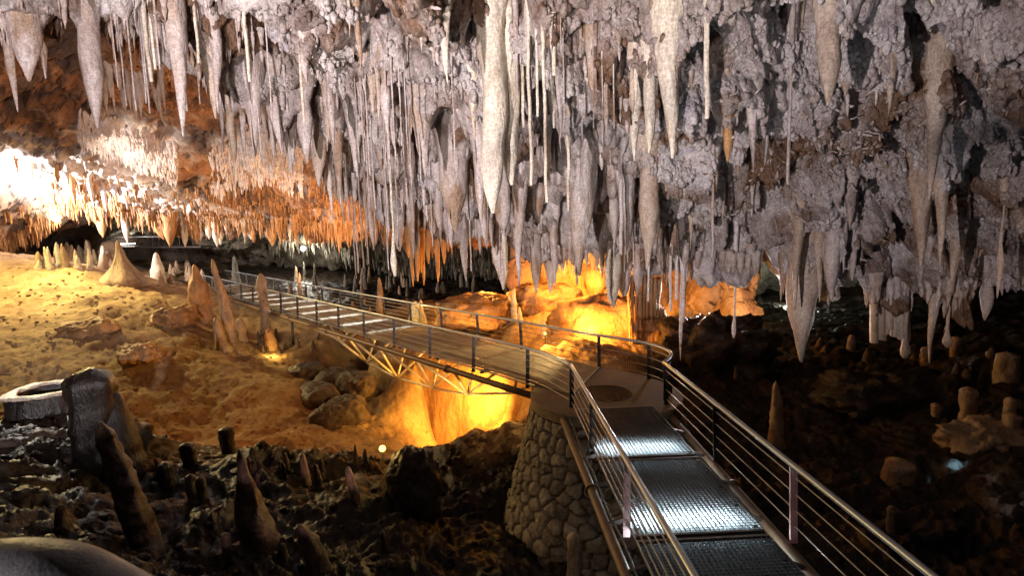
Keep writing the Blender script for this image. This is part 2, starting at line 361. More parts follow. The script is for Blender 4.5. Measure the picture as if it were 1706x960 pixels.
blip = poly([-600,0,300,450,520,600,700,900,1300,1800], [400,400,402,408,400,432,455,465,500,500])
back_c = sheet('cave_ceiling', bc_ctrl, np.arange(-600, 2300, 5), blip, 300, 110, M['grey_rock'], fdisp, (0, 12, -6), tail=24)
tag(back_c, kind='structure')
c_bvh = [bvh_of(near_c), bvh_of(far_c), bvh_of(back_c)]
# closing wall far behind and to the sides
th = np.linspace(rad(-120), rad(120), 300); zz = np.linspace(-8, 26, 60)
T, ZZ = np.meshgrid(th, zz); Rr = 62
V = np.stack([np.sin(T).ravel() * Rr * .8, np.cos(T).ravel() * Rr, ZZ.ravel()], 1)
nrm = -V * np.array([1, 1, 0]); nrm /= np.linalg.norm(nrm, axis=1)[:, None]
V = V + nrm * (3 * fbm(V * .12, 5))[:, None]
tag(mesh_np('cave_wall', V, grid_faces(60, 300), M['dark_rock']), kind='structure')

# ------------------------------------------------------------------ lathe based formations
def lathe(z, r, mat, name, n=16, amp=.12, cx=None, cy=None, seed=0, freq=None, knob=0, rings=None, squash=1.0, rot=0):
    """z, r control profile (arrays); makes an uneven round body"""
    z = np.asarray(z, float); r = np.asarray(r, float)
    L = abs(z[-1] - z[0])
    m = rings or int(min(60, max(8, L / max(.02, np.mean(r) * .45))))
    t = np.linspace(0, 1, m); tz = np.interp(t, np.linspace(0, 1, len(z)), z)
    tr = np.interp(t, np.linspace(0, 1, len(r)), r)
    a = np.linspace(0, 2 * math.pi, n, endpoint=False)
    Tz, Aa = np.meshgrid(tz, a, indexing='ij'); Rv = np.repeat(tr[:, None], n, 1)
    Rm = max(tr.max(), 1e-3)
    q = np.stack([np.cos(Aa) * .8, np.sin(Aa) * .8, Tz / (Rm * 3) ], -1).reshape(-1, 3) + seed * 3.7
    nz = fbm(q, 3).reshape(m, n)
    q2 = np.stack([np.cos(Aa) * .5, np.sin(Aa) * .5, Tz / (Rm * .8)], -1).reshape(-1, 3) + seed * 1.7 + 50
    nz2 = fbm(q2, 2).reshape(m, n)
    q3 = np.stack([np.cos(Aa) * 1.6, np.sin(Aa) * 1.6, Tz / (Rm * .45)], -1).reshape(-1, 3) + seed * 2.1 + 90
    nz3 = pn(q3).reshape(m, n)
    Rv = Rv * (1 + amp * nz * 1.5 + amp * .9 * nz2 + amp * .55 * nz3) + knob * Rm * np.maximum(0, nz2 - .3)
    wx = fbm(np.stack([tz / (Rm * 8 + .3), tz * 0 + seed, tz * 0], 1), 2) * Rm * .35
    wy = fbm(np.stack([tz / (Rm * 8 + .3), tz * 0 + seed + 9, tz * 0 + 5], 1), 2) * Rm * .35
    wx -= wx[0]; wy -= wy[0]
    if cx is not None: wx = wx + np.interp(t, np.linspace(0, 1, len(cx)), cx)
    if cy is not None: wy = wy + np.interp(t, np.linspace(0, 1, len(cy)), cy)
    Xx = np.cos(Aa) * Rv; Yy = np.sin(Aa) * Rv * squash
    c, s = math.cos(rot), math.sin(rot)
    V = np.stack([Xx * c - Yy * s + wx[:, None], Xx * s + Yy * c + wy[:, None], Tz], -1).reshape(-1, 3)
    F = grid_faces(m, n, True)
    if z[-1] < z[0]: F = F[:, ::-1]
    # close the tip
    V = np.concatenate([V, [[wx[-1], wy[-1], tz[-1] + (-.3 if z[-1] < z[0] else .3) * tr[-1]]]])
    b = (m - 1) * n; tip = m * n
    cf = [(b + k, b + (k + 1) % n, b + (k + 2) % n, tip) for k in range(0, n, 2)]
    if z[-1] < z[0]: cf = [c_[::-1] for c_ in cf]
    return V, np.concatenate([F, np.array(cf)])
PROF = {
 'cone':   [1.9, 1.15, 1.0, .88, .77, .66, .55, .44, .33, .20, .08],
 'fat':    [1.5, 1.0, .95, .98, 1.0, .95, .84, .68, .48, .28, .10],
 'carrot': [.9, .5, .6, .85, 1.0, .98, .9, .76, .58, .36, .10],
 'bulb':   [.7, .4, .36, .38, .42, .6, .95, 1.0, .85, .5, .10],
 'straw':  [2.2, 1.05, 1, 1, 1, .98, .97, .95, .95, .93, .8],
 'knob':   [2.0, .7, .55, .5, .5, .5, .48, .5, .9, 1.6, .5],
 'col':    [1.5, 1.05, 1, .98, 1, .97, .93, .86, .78, .55, .15],
}
def stal_mesh(L, R, style, seed, lean=0, extra=.45, amp=.12, n=14):
    pr = PROF[style]
    z = [extra, 0] + [-(k / 10) * L for k in range(1, 11)]
    r = [pr[0] * R * 1.25] + [p * R for p in pr]
    # resample so that the control points are spread by z
    r[0] = R * 1.7; r[1] = R * 1.35 if style not in ('straw', 'knob') else R * 1.3
    zz = np.linspace(extra, -L, 26); rr = np.interp(-zz, -np.array(z), r)
    cxs = lean * L * np.linspace(0, 1, 26) ** 1.3
    return lathe(zz, rr, None, '', n=n, amp=amp, seed=seed, cx=cxs, rings=int(min(56, max(14, (L + extra) / (R * .5)))))
def cast_ceiling(px, py, which=None):
    best = None
    for k, b in enumerate(c_bvh):
        if which is not None and k not in which: continue
        h = b.ray_cast(Vector(CAM), ray(px, py))
        if h[0] and (best is None or h[3] < best[1]): best = (h[0], h[3], k)
    return best
def proj(p):
    v = np.array(p) - CAM; dz = v @ _F
    return CX + FP * (v @ _R) / dz, CY - FP * (v @ _U) / dz, dz
cnt = [0]
roots = []
all_stal = []
def hang(px, ytop, ytip, w, style='cone', mat='pale', label=None, group=None, cat='stalactite', name=None, lean=0, which=None, depth=None, amp=.12, n=14):
    """a formation that hangs from the rock seen at px,ytop and ends at picture height ytip"""
    cnt[0] += 1
    if depth is None:
        h = cast_ceiling(px, ytop, which)
        if not h: return None
        top = h[0]
    else:
        p = P(px, ytop, depth); top = Vector(p)
    d = (np.array(top) - CAM) @ _F
    L = (ytip - ytop) * d / FP * 1.0
    if L <= 0: return None
    R = w / 2 * d / FP
    if depth is None:
        top = top + Vector((0, R * 1.05, 0))
        if h[2] == 0: roots.append((top.x, top.y, top.z, R))
    ex = .35 + 3.2 * R
    if depth is None:
        for (dx, dy) in ((0, -1.9 * R), (1.5 * R, -.8 * R), (-1.5 * R, -.8 * R)):
            hh = c_bvh[which[0] if which else 0].ray_cast(top + Vector((dx, dy - .05, -.02)), Vector((0, 0, 1)))
            if hh[0]: ex = max(ex, min(3.0, hh[0].z - top.z + .3 + R))
    V, Fc = stal_mesh(L, R, style, cnt[0] * .731, lean, amp=amp, n=n, extra=ex)
    nm = name or {'straw': 'soda_straw', 'knob': 'soda_straw'}.get(style, 'stalactite')
    o = mesh_np(nm, V, Fc, M[mat]); o.location = top
    tag(o, label, cat if nm == 'stalactite' else 'soda straw' if cat == 'stalactite' else cat, group)
    return o

# --- named stalactites of the near ceiling (px, ytop, ytip, width, style, material, label)
NAMED = [
 (28,0,126,58,'fat','pale','fat pale stalactite in the top left corner of the cave roof'),
 (66,40,126,20,'cone','pale','short crooked stalactite right beside the fat one in the top left corner'),
 (4,40,180,24,'cone','pale','grey stalactite cut off by the left edge, hanging from the roof'),
 (133,0,205,46,'fat','pale','thick swollen stalactite hanging above the bright ledge, second from the top left corner'),
 (200,0,30,26,'cone','pale','stubby stalactite at the top edge between the swollen one and the long white cone'),
 (276,0,219,42,'cone','pale','long white cone stalactite with a thin broken tip before the brown vault'),
 (348,20,181,26,'cone','pale','slender grey stalactite on the left rim of the pale roof'),
 (408,120,256,40,'cone','pale','stout stalactite over the white crystal ledge, left of a wider one'),
 (448,95,246,56,'cone','pale','wide pendant stalactite over the white crystal ledge beside a stouter neighbour'),
 (815,0,352,58,'col','cream','tallest cream column stalactite lit yellow on its left side at the top centre'),
 (842,20,303,42,'col','cream','cream stalactite fused behind the tallest column at the top centre'),
 (740,0,132,26,'cone','cream','pale stalactite with ringed neck left of the tall cream column'),
 (700,180,292,42,'cone','pale','plump stalactite left of centre above the brown draperies'),
 (748,215,386,64,'fat','pale','broad pouch shaped stalactite over the brown hanging draperies'),
 (790,180,371,46,'cone','pale','mauve cone stalactite just left below the tall cream column'),
 (812,300,410,26,'cone','pale','narrow stalactite in the cluster beneath the tall cream column'),
 (866,270,480,34,'cone','pale','long pale stalactite whose tip points at the round platform rail'),
 (888,390,491,26,'fat','pale','small spindle stalactite between two longer tips above the orange terrace'),
 (912,395,490,30,'fat','pale','twin tipped spindle stalactite right of the small one over the orange terrace'),
 (834,385,486,34,'fat','white_cryst','bright pink white stalactite glowing above the orange terrace'),
 (968,215,463,62,'fat','pale','large smooth pale stalactite in the middle above the glowing back wall'),
 (1045,260,425,44,'cone','pale','dim broad stalactite behind the big spindle right of centre'),
 (1080,90,250,26,'col','cream','smooth upper neck stalactite above the big spindle right of centre'),
 (1079,232,452,46,'fat','tan','big grainy spindle stalactite hanging over the glowing back wall'),
 (1114,10,258,64,'cone','cream','massive knobbly cone stalactite at the top right of centre'),
 (1054,95,187,17,'carrot','tan','thin brown pointed stalactite left of the massive cone'),
 (1181,0,191,12,'straw','cream','long straight cream rod hanging at the top right of the massive cone'),
 (1212,80,180,15,'cone','tan','wet brown streaked stalactite on the roof above an orange drop'),
 (1215,190,267,24,'carrot','orange','orange drop shaped stalactite in the dark middle of the roof'),
 (1194,245,333,21,'cone','pale','short ringed white stalactite below the orange drop'),
 (1264,140,283,26,'cone','pale','left of two close pale fangs in the dim right roof'),
 (1279,170,273,15,'carrot','pale','right of two close pale fangs in the dim right roof'),
 (1410,0,166,56,'fat','tan','big brown spindle stalactite hanging from the top edge at right'),
 (1387,0,60,12,'cone','tan','thin brown stalactite touching the big brown spindle at right'),
 (1338,40,93,11,'cone','tan','small brown peg left of the big brown spindle'),
 (1361,100,176,15,'cone','tan','short brown fang just left below the big brown spindle'),
 (1555,0,48,20,'cone','cream','bright cream stump hanging at the top edge of the right roof'),
 (1657,40,103,30,'col','pale','blunt grey square stump near the top right corner'),
 (1487,120,190,16,'cone','tan','small brown fang between the big brown spindle and the forked mass'),
 (1567,170,330,34,'cone','tan','ribbed stalactite dropping from the forked grey mass at right'),
 (1549,290,452,42,'cone','tan','tall pinkish stalactite, left one of the three big fangs at right'),
 (1580,285,446,27,'cone','tan','narrow middle one of the three big fangs at right'),
 (1612,295,476,36,'fat','tan','thick right one of the three big fangs at right'),
 (1356,385,614,66,'fat','tan','longest grainy fang hanging deep over the dark cavern at right'),
 (1338,330,520,26,'cone','tan','left root branch of the longest fang over the dark cavern'),
 (1374,390,505,20,'cone','tan','right root branch of the longest fang over the dark cavern'),
 (1398,380,505,34,'fat','pale','flat grey pendant beside the longest fang'),
 (1423,300,383,21,'fat','pale','smooth lilac pendant above and right of the longest fang'),
 (1425,395,469,13,'col','pale','short blunt peg under the smooth lilac pendant'),
 (1408,400,457,9,'cone','pale','tiny peg beside the short blunt peg right of the longest fang'),
 (1520,485,601,15,'knob','tan','thin stalactite with swollen tip over the dark ledge, right of the brown curtain'),
 (1562,490,611,18,'cone','tan','tapering brown stalactite ending low over the dark right ledge'),
 (1588,495,582,13,'knob','tan','crooked rod with knobbed end among the low right stalactites'),
 (1657,455,538,28,'carrot','pale','stubby two tiered pendant near the right edge'),
 (1677,320,500,12,'bulb','tan','long leaning rod with spindle end near the right edge'),
 (1621,500,560,16,'cone','tan','ragged short pendant in the low cluster at right'),
 (1634,500,556,11,'cone','tan','narrow pendant beside the ragged one in the low cluster at right'),
 (1683,495,522,10,'cone','pale','tiny fang next to the right edge under the roof lip'),
 (1437,490,531,15,'cone','tan','small cone under the roof lip left of the brown curtain'),
 (1306,440,503,13,'cone','tan','small brown cone left of the longest fang at the roof lip'),
 (1330,440,500,9,'cone','pale','small pale peg touching the left side of the longest fang'),
 (585,180,292,34,'cone','pale','slanting pale stalactite on the left rim above the orange vault'),
 (560,210,345,24,'cone','pale','long pale stalactite beside the slanting one above the orange vault'),
 (547,250,351,13,'carrot','white_cryst','thin stalactite with a glowing diamond tip over the orange vault'),
 (515,190,275,18,'cone','pale','grey stalactite at the left rim right of the white crystal ledge'),
 (530,225,305,16,'cone','pale','narrow stalactite between grey ones at the left rim'),
 (705,300,348,8,'carrot','white_cryst','tiny glowing drop left one of two over the brown draperies'),
 (711,330,370,7,'carrot','white_cryst','tiny glowing drop right one of two over the brown draperies'),
]
for (px, yt, yb, w, st, mt, lab) in NAMED:
    hang(px, yt, yb, w * .78, st, mt, lab, 'stalactites of the pale near roof', which=(0,), n=18)
STRAWS = [(645,235,462,8,'knob','long white soda straw with a kinked ball end hanging before the bridge'),
 (868,0,206,6,'straw','cream soda straw, left of the pair right of the tall column'),(878,0,304,6,'straw','longest cream soda straw right of the tall cream column'),
 (894,60,190,5,'straw','short soda straw third right of the tall cream column'),(905,40,334,6,'straw','long soda straw fourth right of the tall cream column'),
 (921,0,120,8,'straw','thick ragged soda straw at the top edge right of the long straws'),(920,100,210,5,'straw','thin soda straw under the thick ragged one'),
 (945,175,350,6,'straw','soda straw in front of the large smooth pale stalactite'),(1036,250,425,7,'straw','soda straw left of the big grainy spindle'),
 (298,0,112,6,'straw','soda straw with rounded end at the upper left, left one'),(322,0,100,5,'straw','soda straw at the upper left, right one of two'),
 (236,0,130,7,'straw','pale soda straw before the small hanging comb at upper left'),(245,0,110,5,'straw','thin soda straw right behind another at upper left'),
 (404,0,130,6,'straw','soda straw from the top edge over the left rim'),(497,80,200,5,'straw','soda straw over the smooth grey patch at left'),
 (1228,430,566,6,'knob','bright white soda straw hanging alone before the black cavern'),(1404,490,572,6,'knob','brilliant white twig like straw right of the longest fang'),
 (1416,485,520,5,'straw','short bright straw beside the twig like one'),(1140,390,540,7,'straw','pink white straw hanging over the right rail end'),
 (1136,420,606,6,'bulb','pink straw with arrow shaped end hanging over the right rail'),(1190,250,430,5,'straw','faint soda straw before the blue grey roof'),
 (1320,120,305,6,'straw','brown soda straw on the roof left of the big brown spindle'),(1100,400,440,5,'straw','short straw at the glowing wall, left one'),
 (1119,420,520,5,'straw','pink lit straw beside the glowing wall, left one of two'),(1127,425,500,6,'straw','pink lit straw beside the glowing wall, right one of two'),
 (1081,300,505,4,'straw','hair thin straw beside the big grainy spindle'),(960,400,475,4,'straw','hair thin straw under the large smooth pale stalactite'),
 (1020,420,485,5,'straw','thin straw before the yellow block, left one'),(907,470,540,4,'straw','thin straw hanging under the twin tipped spindle')]
for (px, yt, yb, w, st, lab) in STRAWS:
    hang(px, yt, yb, w, st, 'cream' if px < 950 else 'white_cryst' if yb > 490 else 'pale', lab, 'thin soda straws of the near roof', which=(0,), n=8, amp=.06)

# --- the many others of the near roof, each its own object
rs = random.Random(11)
def in_near(px, py): return py < nlip(px) - 4
placed = 0
SL = 'pale mid sized stalactite among the crowd on the near roof'
tries = 0
while placed < 92 and tries < 2000:
    tries += 1
    px = rs.uniform(330, 1706) if rs.random() < .35 else rs.uniform(480, 1120)
    lip = nlip(px); lo = 0 if px > 500 else max(0, lip - 110)
    py = lo + (lip - lo) * rs.random() ** .75
    dens = 1 if px < 1130 else .35
    if rs.random() > dens: continue
    ln = rs.uniform(40, 130) if px < 1130 else rs.uniform(25, 60)
    w = ln ** .75 * (rs.uniform(.22, .5) if rs.random() < .7 else rs.uniform(.55, .95))
    st = rs.choice(['cone', 'cone', 'fat', 'carrot', 'col'])
    o = hang(px, py, py + ln, w, st, rs.choice(['pale', 'pale', 'pale', 'cream' if 760 < px < 1130 else 'tan']), None, None, which=(0,), lean=rs.uniform(-.04, .04), amp=.16)
    if o:
        side = 'left' if px < 853 else 'middle' if px < 1130 else 'right'
        tag(o, {'left': 'pale stalactite in the dense crowd on the left half of the near roof', 'middle': 'pale stalactite in the dense crowd right of the tall cream column',
                'right': 'small dull stalactite on the rough dark right part of the near roof'}[side], 'stalactite',
            {'left': 'crowded stalactites on the left half of the near roof', 'middle': 'crowded stalactites right of the cream column', 'right': 'small stalactites of the dark right roof'}[side])
        placed += 1
for k in range(70):
    if k < 26: px = 590 + rs.gauss(0, 1) * 30 + 35; py = rs.uniform(90, 290)
    else: px = rs.uniform(180, 1060); py = rs.uniform(0, max(10, nlip(px) - 20))
    ln = rs.uniform(60, 190)
    o = hang(px, py, py + ln, rs.uniform(1.8, 3.2), 'straw', 'pale', None, None, which=(0,), n=8, amp=.05)
    if o: tag(o, 'hair thin pale soda straw among many on the near roof', 'soda straw', 'fine soda straws of the near roof')

# --- far roof: brown combs, draperies, fringes
def farhang(n, xr, yf, lr, wr, mat, label, group, which=(1,), style=('cone', 'fat'), seed=1, jit=6):
    r = random.Random(seed)
    for k in range(n):
        px = xr[0] + (xr[1] - xr[0]) * (k + r.random()) / n
        y = yf(px) + r.uniform(-jit, jit); ln = r.uniform(*lr)
        hang(px, y, y + ln, r.uniform(*wr), r.choice(style), r.choice(mat), label, group, which=which, n=10)
farhang(16, (166, 270), lambda x: 118, (35, 78), (7, 12), ['tan'], 'brown stalactite in the hanging comb under the roof rim at upper left', 'brown comb at upper left')
farhang(20, (215, 480), lambda x: 372, (10, 40), (6, 13), ['orange', 'cream'], 'ochre stalactite in the fringe below the bright left vault', 'ochre fringe below the left vault', seed=2)
farhang(18, (440, 690), lambda x: 386, (10, 35), (4, 8), ['orange'], 'small ochre stalactite on the rim of the orange vault behind the bridge', 'ochre fringe behind the bridge', seed=3)
farhang(12, (20, 240), lambda x: 262 + .25 * x, (14, 50), (5, 10), ['orange', 'white_cryst'], 'rust tinted stalactite in front of the blinding white vault', 'rust stalactites by the white vault', seed=4)
for (px, yb, w, lab) in [(157,396,15,'pointed ochre stalactite over the distant lit walkway'),(318,408,14,'pale pointed stalactite in the left fringe'),(258,400,30,'thick yellow curtain of stalactites over the flowstone cone'),
      (275,412,20,'yellow stalactite grown to the thick curtain'),(447,410,18,'blunt ochre stalactite at the end of the left fringe'),(415,400,12,'ochre stalactite left of the blunt one'),(205,405,11,'thin tapering column over the flowstone cone'),(375,392,12,'pale stalactite midway along the left fringe')]:
    hang(px, 362 if px < 300 else 374, yb, w, 'fat', 'orange' if w > 13 else 'cream', lab, 'ochre stalactites of the left vault', which=(1,), n=12)
# brown draperies in the middle
r = random.Random(5)
for k in range(11):
    px = 676 + k * 6.6 + r.uniform(-2, 2)
    hang(px, 340 + r.uniform(-8, 8), [430, 478, 470, 455, 476, 440, 430, 425, 470, 440, 420][k], r.uniform(7, 11), 'col', 'orange', 'long brown drapery stalactite hanging in the middle behind the pale crowd',
         'brown draperies in the middle', depth=23.5 + r.uniform(-.6, .6), n=10, amp=.1)
V, Fc = lathe(np.linspace(1.6, -.6, 10), [1.5, 1.45, 1.3, 1.2, 1.1, 1.0, .95, .8, .7, .4], None, '', n=26, amp=.25, seed=5, squash=.7)
o = mesh_np('hanging_rock', V, Fc, M['ochre_rock']); o.location = P(710, 335, 24); tag(o, 'brown hanging rock carrying the long brown draperies', 'rock')

# --- stuff: tiny stalactites, nodules and helictites too many to count
def batch(name, items, mat, label, cat):
    mb = MB()
    for (top, L, R, st, sd) in items:
        V, Fc = stal_mesh(L, R, st, sd, 0, extra=.15 + 3 * R, n=6, amp=.15)
        mb.add(V + np.array(top), Fc)
    if mb.n:
        o = mb.build(name, M[mat], smooth=True); tag(o, label, cat, kind='stuff')
def cast_many(n, xr, yr, which, lr, wr, seed, styles=('cone', 'fat', 'carrot')):
    r = random.Random(seed); out = []
    for k in range(n):
        px = r.uniform(*xr); py = yr(px, r.random())
        if which == (0,) and px > 1130 and py < nlip(px) - 30 and r.random() < .68: continue
        h = cast_ceiling(px, py, which)
        if not h: continue
        d = (np.array(h[0]) - CAM) @ _F
        if h[2] == 0: roots.append((h[0].x, h[0].y, h[0].z, .03))
        L = r.uniform(*lr) * d / FP; out.append((h[0], L, r.uniform(*wr) / 2 * d / FP, r.choice(styles), k * .37 + seed))
    return out
batch('small_stalactites', cast_many(480, (-60, 1780), lambda x, t: -30 + (nlip(x) + 30) * t ** .7, (0,), (8, 38), (3, 9), 21)
      + cast_many(330, (-60, 1780), lambda x, t: nlip(x) - 22 * t, (0,), (12, 40), (4, 10), 25), 'pale', 'countless small pale stalactites covering the near roof', 'small stalactites')
batch('small_stalactites', cast_many(800, (330, 780), lambda x, t: flip(x) - 90 * t, (1,), (3, 11), (1.3, 2.8), 22) + cast_many(800, (-60, 780), lambda x, t: flip(x) - 20 * t, (1,), (5, 26), (1.4, 3.8), 27) + cast_many(260, (-60, 330), lambda x, t: flip(x) - 60 * t, (1,), (5, 18), (1.5, 4), 28), 'orange', 'countless small ochre stalactites along the far vault', 'small stalactites')
batch('small_stalactites', cast_many(900, (450, 900), lambda x, t: 360 + (blip(x) - 355) * t, (2,), (6, 26), (3, 6), 23), 'grey_rock', 'countless small grey stalactites on the back vault', 'small stalactites')
batch('crystal_clusters', cast_many(900, (130, 295), lambda x, t: 185 + (x - 130) * .38 + 55 * t, (1,), (4, 15), (1.6, 4.5), 24)
      + cast_many(520, (350, 505), lambda x, t: 225 + abs(x - 440) * .3 + 75 * t, (1,), (4, 18), (1.6, 4.5), 26), 'white_cryst', 'white crystal crust on the lit ledges of the far vault', 'crystals')
# draw the roof rock down around every root so that the stalactites grow out of it
_n = len(near_c.data.vertices); _v = np.empty(_n * 3, np.float32); near_c.data.vertices.foreach_get('co', _v); _v = _v.reshape(-1, 3).astype(float)
_o = np.argsort(_v[:, 0]); _xs = _v[_o, 0]; _acc = np.zeros(_n)
for (x_, y_, z_, R_) in roots:
    w_ = 1.5 * R_ + .05
    k_ = _o[np.searchsorted(_xs, x_ - 2.6 * w_):np.searchsorted(_xs, x_ + 2.6 * w_)]
    q_ = _v[k_]; d2 = (q_[:, 0] - x_) ** 2 + (q_[:, 1] - y_) ** 2
    m_ = (d2 < (2.6 * w_) ** 2) & (np.abs(q_[:, 2] - z_) < 1.6)
    k_ = k_[m_]; _acc[k_] = np.maximum(_acc[k_], (2.6 * R_ + .05) * np.exp(-np.sqrt(d2[m_]) / w_ * 1.5))
_v[:, 2] -= _acc
near_c.data.vertices.foreach_set('co', _v.astype(np.float32).ravel()); near_c.data.update()
c_bvh[0] = bvh_of(near_c)
# coral-like crust of nodules between the formations
r = random.Random(19); mb = MB()
bb_ = np.linspace(-math.pi / 2, math.pi / 2, 6); ab_ = np.linspace(0, 2 * math.pi, 8, endpoint=False)
Bq, Aq = np.meshgrid(bb_, ab_, indexing='ij'); sp_ = np.stack([np.cos(Bq) * np.cos(Aq), np.cos(Bq) * np.sin(Aq), np.sin(Bq)], -1).reshape(-1, 3); spf = grid_faces(6, 8, True)
for c_ in range(420):
    px0 = r.uniform(450, 1750) if r.random() < .5 else r.uniform(1050, 1750); py0 = -20 + (nlip(px0) + 15) * r.random()
    big = r.uniform(10, 26)
    for k in range(r.randint(8, 24)):
        h_ = c_bvh[0].ray_cast(Vector(CAM), ray(px0 + r.gauss(0, big), py0 + r.gauss(0, big * .7)))
        if not h_[0]: continue
        S_ = r.uniform(.012, .05) * (1.5 if r.random() < .15 else 1)
        V = sp_ * np.array([S_, S_, S_ * r.uniform(.9, 1.9)]); V = V * (1 + .35 * pn(V / S_ + k))[:, None]
        mb.add(V + np.array(h_[0]) + np.array([0, 0, -.3 * S_]), spf)
o = mb.build('nodules', M['ceil'], smooth=True); tag(o, 'knobbly coral like crust of nodules on the near roof', 'nodules', kind='stuff')
# helictites
r = random.Random(9); mb = MB()
for k in range(520):
    if r.random() < .35: px = r.gauss(1410, 60); py = r.gauss(265, 45)
    elif r.random() < .7: px = r.uniform(1180, 1700); py = r.uniform(150, nlip(px))
    else: px = r.uniform(480, 1180); py = r.uniform(0, nlip(px))
    h = cast_ceiling(px, py, (0,))
    if not h: continue
    p = np.array(h[0]) + np.array([0, .03, .03]); R = r.uniform(.012, .036); d = np.array([r.gauss(0, 1), -abs(r.gauss(0, 1)), r.gauss(-.4, .7)]); d /= np.linalg.norm(d)
    pts = [p]; st = r.uniform(.025, .06)
    for q in range(4):
        d = d + np.array([r.gauss(0, .5), r.gauss(0, .4), r.gauss(0, .5)]); d /= np.linalg.norm(d); p = p + d * st; pts.append(p)
    mb.tube(pts, [R * 1.3, R, R * .9, R * .8, R * .45], 6)
o = mb.build('helictites', M['pale'], smooth=True); tag(o, 'tangled little helictite twigs all over the right roof', 'helictites', kind='stuff')
# brown curtain at right
def curtain(px0, px1, y0, y1, depth, mat, label, amp=.12, fold=7, name='drapery'):
    nx, nz_ = 90, 30; V = []
    u = np.linspace(0, 1, nx)
    for j in range(nz_):
        t = j / (nz_ - 1)
        yb = y1 + 8 * np.sin(u * 9) + 5 * np.sin(u * 23)
        PYv = y0 + (yb - y0) * t
        p = PA(px0 + (px1 - px0) * u, PYv, np.full(nx, depth) + amp * (.4 + t) * np.sin(u * fold * 2 * math.pi + 1.2 * np.sin(u * 7)) + .05 * np.sin(u * 60))
        V.append(p)
    V = np.concatenate(V); F = grid_faces(nz_, nx); o = mesh_np(name, V, F, M[mat])
    so = o.modifiers.new('thick', 'SOLIDIFY'); so.thickness = .07
    tag(o, label, 'drapery'); return o
curtain(1451, 1514, 495, 562, 14.2, 'tan', 'brown folded stone curtain hanging under the right roof lip', amp=.05, fold=6)

# ------------------------------------------------------------------ ground formations
def stag(pxb, pyb, pyt, wb, wt=None, lean_px=0, mat='stag_tan', label=None, group=None, name='stalagmite', amp=.16, shape=None, knob=0, squash=1, n=18, cat='stalagmite', parent=None, depth=None):
    cnt[0] += 1
    if depth is None:
        h = hit_ground(pxb, pyb)
        if not h: return None
    else:
        p = P(pxb, pyb, depth); h = Vector((p[0], p[1], ground_z(p[0], p[1])))
    base = np.array(h); d = (base - CAM) @ _F
    _, yb, _ = proj(base)
    H = (yb - pyt) * d / FP * 1.02
    if H <= 0: return None
    Rb = wb / 2 * d / FP; Rt = (wt if wt is not None else wb * .3) / 2 * d / FP
    t = np.linspace(0, 1, 12)
    sh = shape or [1.25, 1.0, .92, .86, .8, .72, .62, .5, .38, .25, .12, 0]
    rr = Rt * .9 + (Rb - Rt * .9) * np.array(sh); rr[-1] = Rt * .45
    zz = np.linspace(-.35, H, 34); r2 = np.interp(zz, np.linspace(0, H, 12), rr); r2[-1] *= .55
    lean = lean_px * d / FP * np.linspace(0, 1, 34)
    V, Fc = lathe(zz, r2, None, '', n=n, amp=amp, seed=cnt[0] * .91, cx=lean, knob=knob, squash=squash, rings=int(min(60, max(16, H / (Rb * .2)))))
    o = mesh_np(name, V, Fc, M[mat], parent); o.location = base if parent is None else base - np.array(parent.location)
    tag(o, label, cat if parent is None else None, group); return o
BL = [1.2, 1.0, 1.0, 1.0, 1.0, 1.0, 1.0, .98, .97, .93, .8, .5]
stag(262,925,700,48,20,-74,'stag_dark','tall crooked brown stalagmite leaning left in the dark foreground',amp=.16,knob=.45,n=24,shape=[1.15,1,.97,.95,.88,.72,.66,.62,.5,.36,.3,.1])
stag(438,905,744,58,12,-24,'stag_dark','bottle shaped stalagmite with a pink lit neck in the dark foreground',shape=[1.1,1,.97,.9,.8,.66,.48,.3,.15,.08,.04,0],n=24)
stag(545,955,868,42,14,-38,'stag_dark','leaning stalagmite at the bottom edge right of the bottle shaped one',knob=.2,n=22)
stag(600,838,775,17,9,-14,'stag_tan','slim pink lit stalagmite in the dark middle foreground')
stag(512,806,755,14,8,-6,'stag_tan','thin stalagmite left of the slim pink lit one')
stag(536,812,772,12,7,-8,'stag_dark','short thin stalagmite between two taller foreground ones')
stag(383,757,711,25,22,-2,'wet_black','blunt black stalagmite stub, right one of the pair before the sand',shape=BL)
stag(318,772,736,24,20,-2,'wet_black','blunt black stalagmite stub, left one of the pair before the sand',shape=BL)
stag(278,806,768,26,16,0,'wet_black','squat black stub below the pair of blunt stubs',shape=BL)
stag(325,836,789,17,12,-4,'stag_dark','brown peg stalagmite, left of two close together',shape=BL)
stag(343,836,793,16,12,-4,'stag_dark','brown peg stalagmite, right of two close together',shape=BL)
stag(955,985,884,26,15,2,'stag_tan','pale smooth stalagmite in front of the stone pier',shape=BL)
stag(643,922,882,13,8,-6,'stag_dark','small pale tipped stalagmite alone in the dark lower middle')
stag(752,908,877,12,8,-5,'stag_dark','small stalagmite below the dark boulder')
stag(470,930,905,16,10,0,'stag_dark','tiny stub between the bottle shaped and the leaning stalagmite')
stag(380,920,885,17,12,0,'stag_dark','little pink lit stub left of the bottle shaped stalagmite',shape=BL)
stag(105,880,842,22,14,-6,'stag_dark','small stub above the black pipe in the lower left')
# stalagmite with flowstone folds (thick stump)
stag(168,755,613,76,74,2,'wet_black','thick black stump of a stalagmite with dripping folds beside the basin',shape=BL,n=56,amp=.15,name='stalagmite_stump')
stag(212,775,650,70,26,-22,'wet_black','sloping black flank rock leaning against the thick stump',n=26,amp=.07,name='stalagmite')
stag(240,735,706,22,20,0,'wet_black','small flat topped stub right of the thick stump',shape=BL)
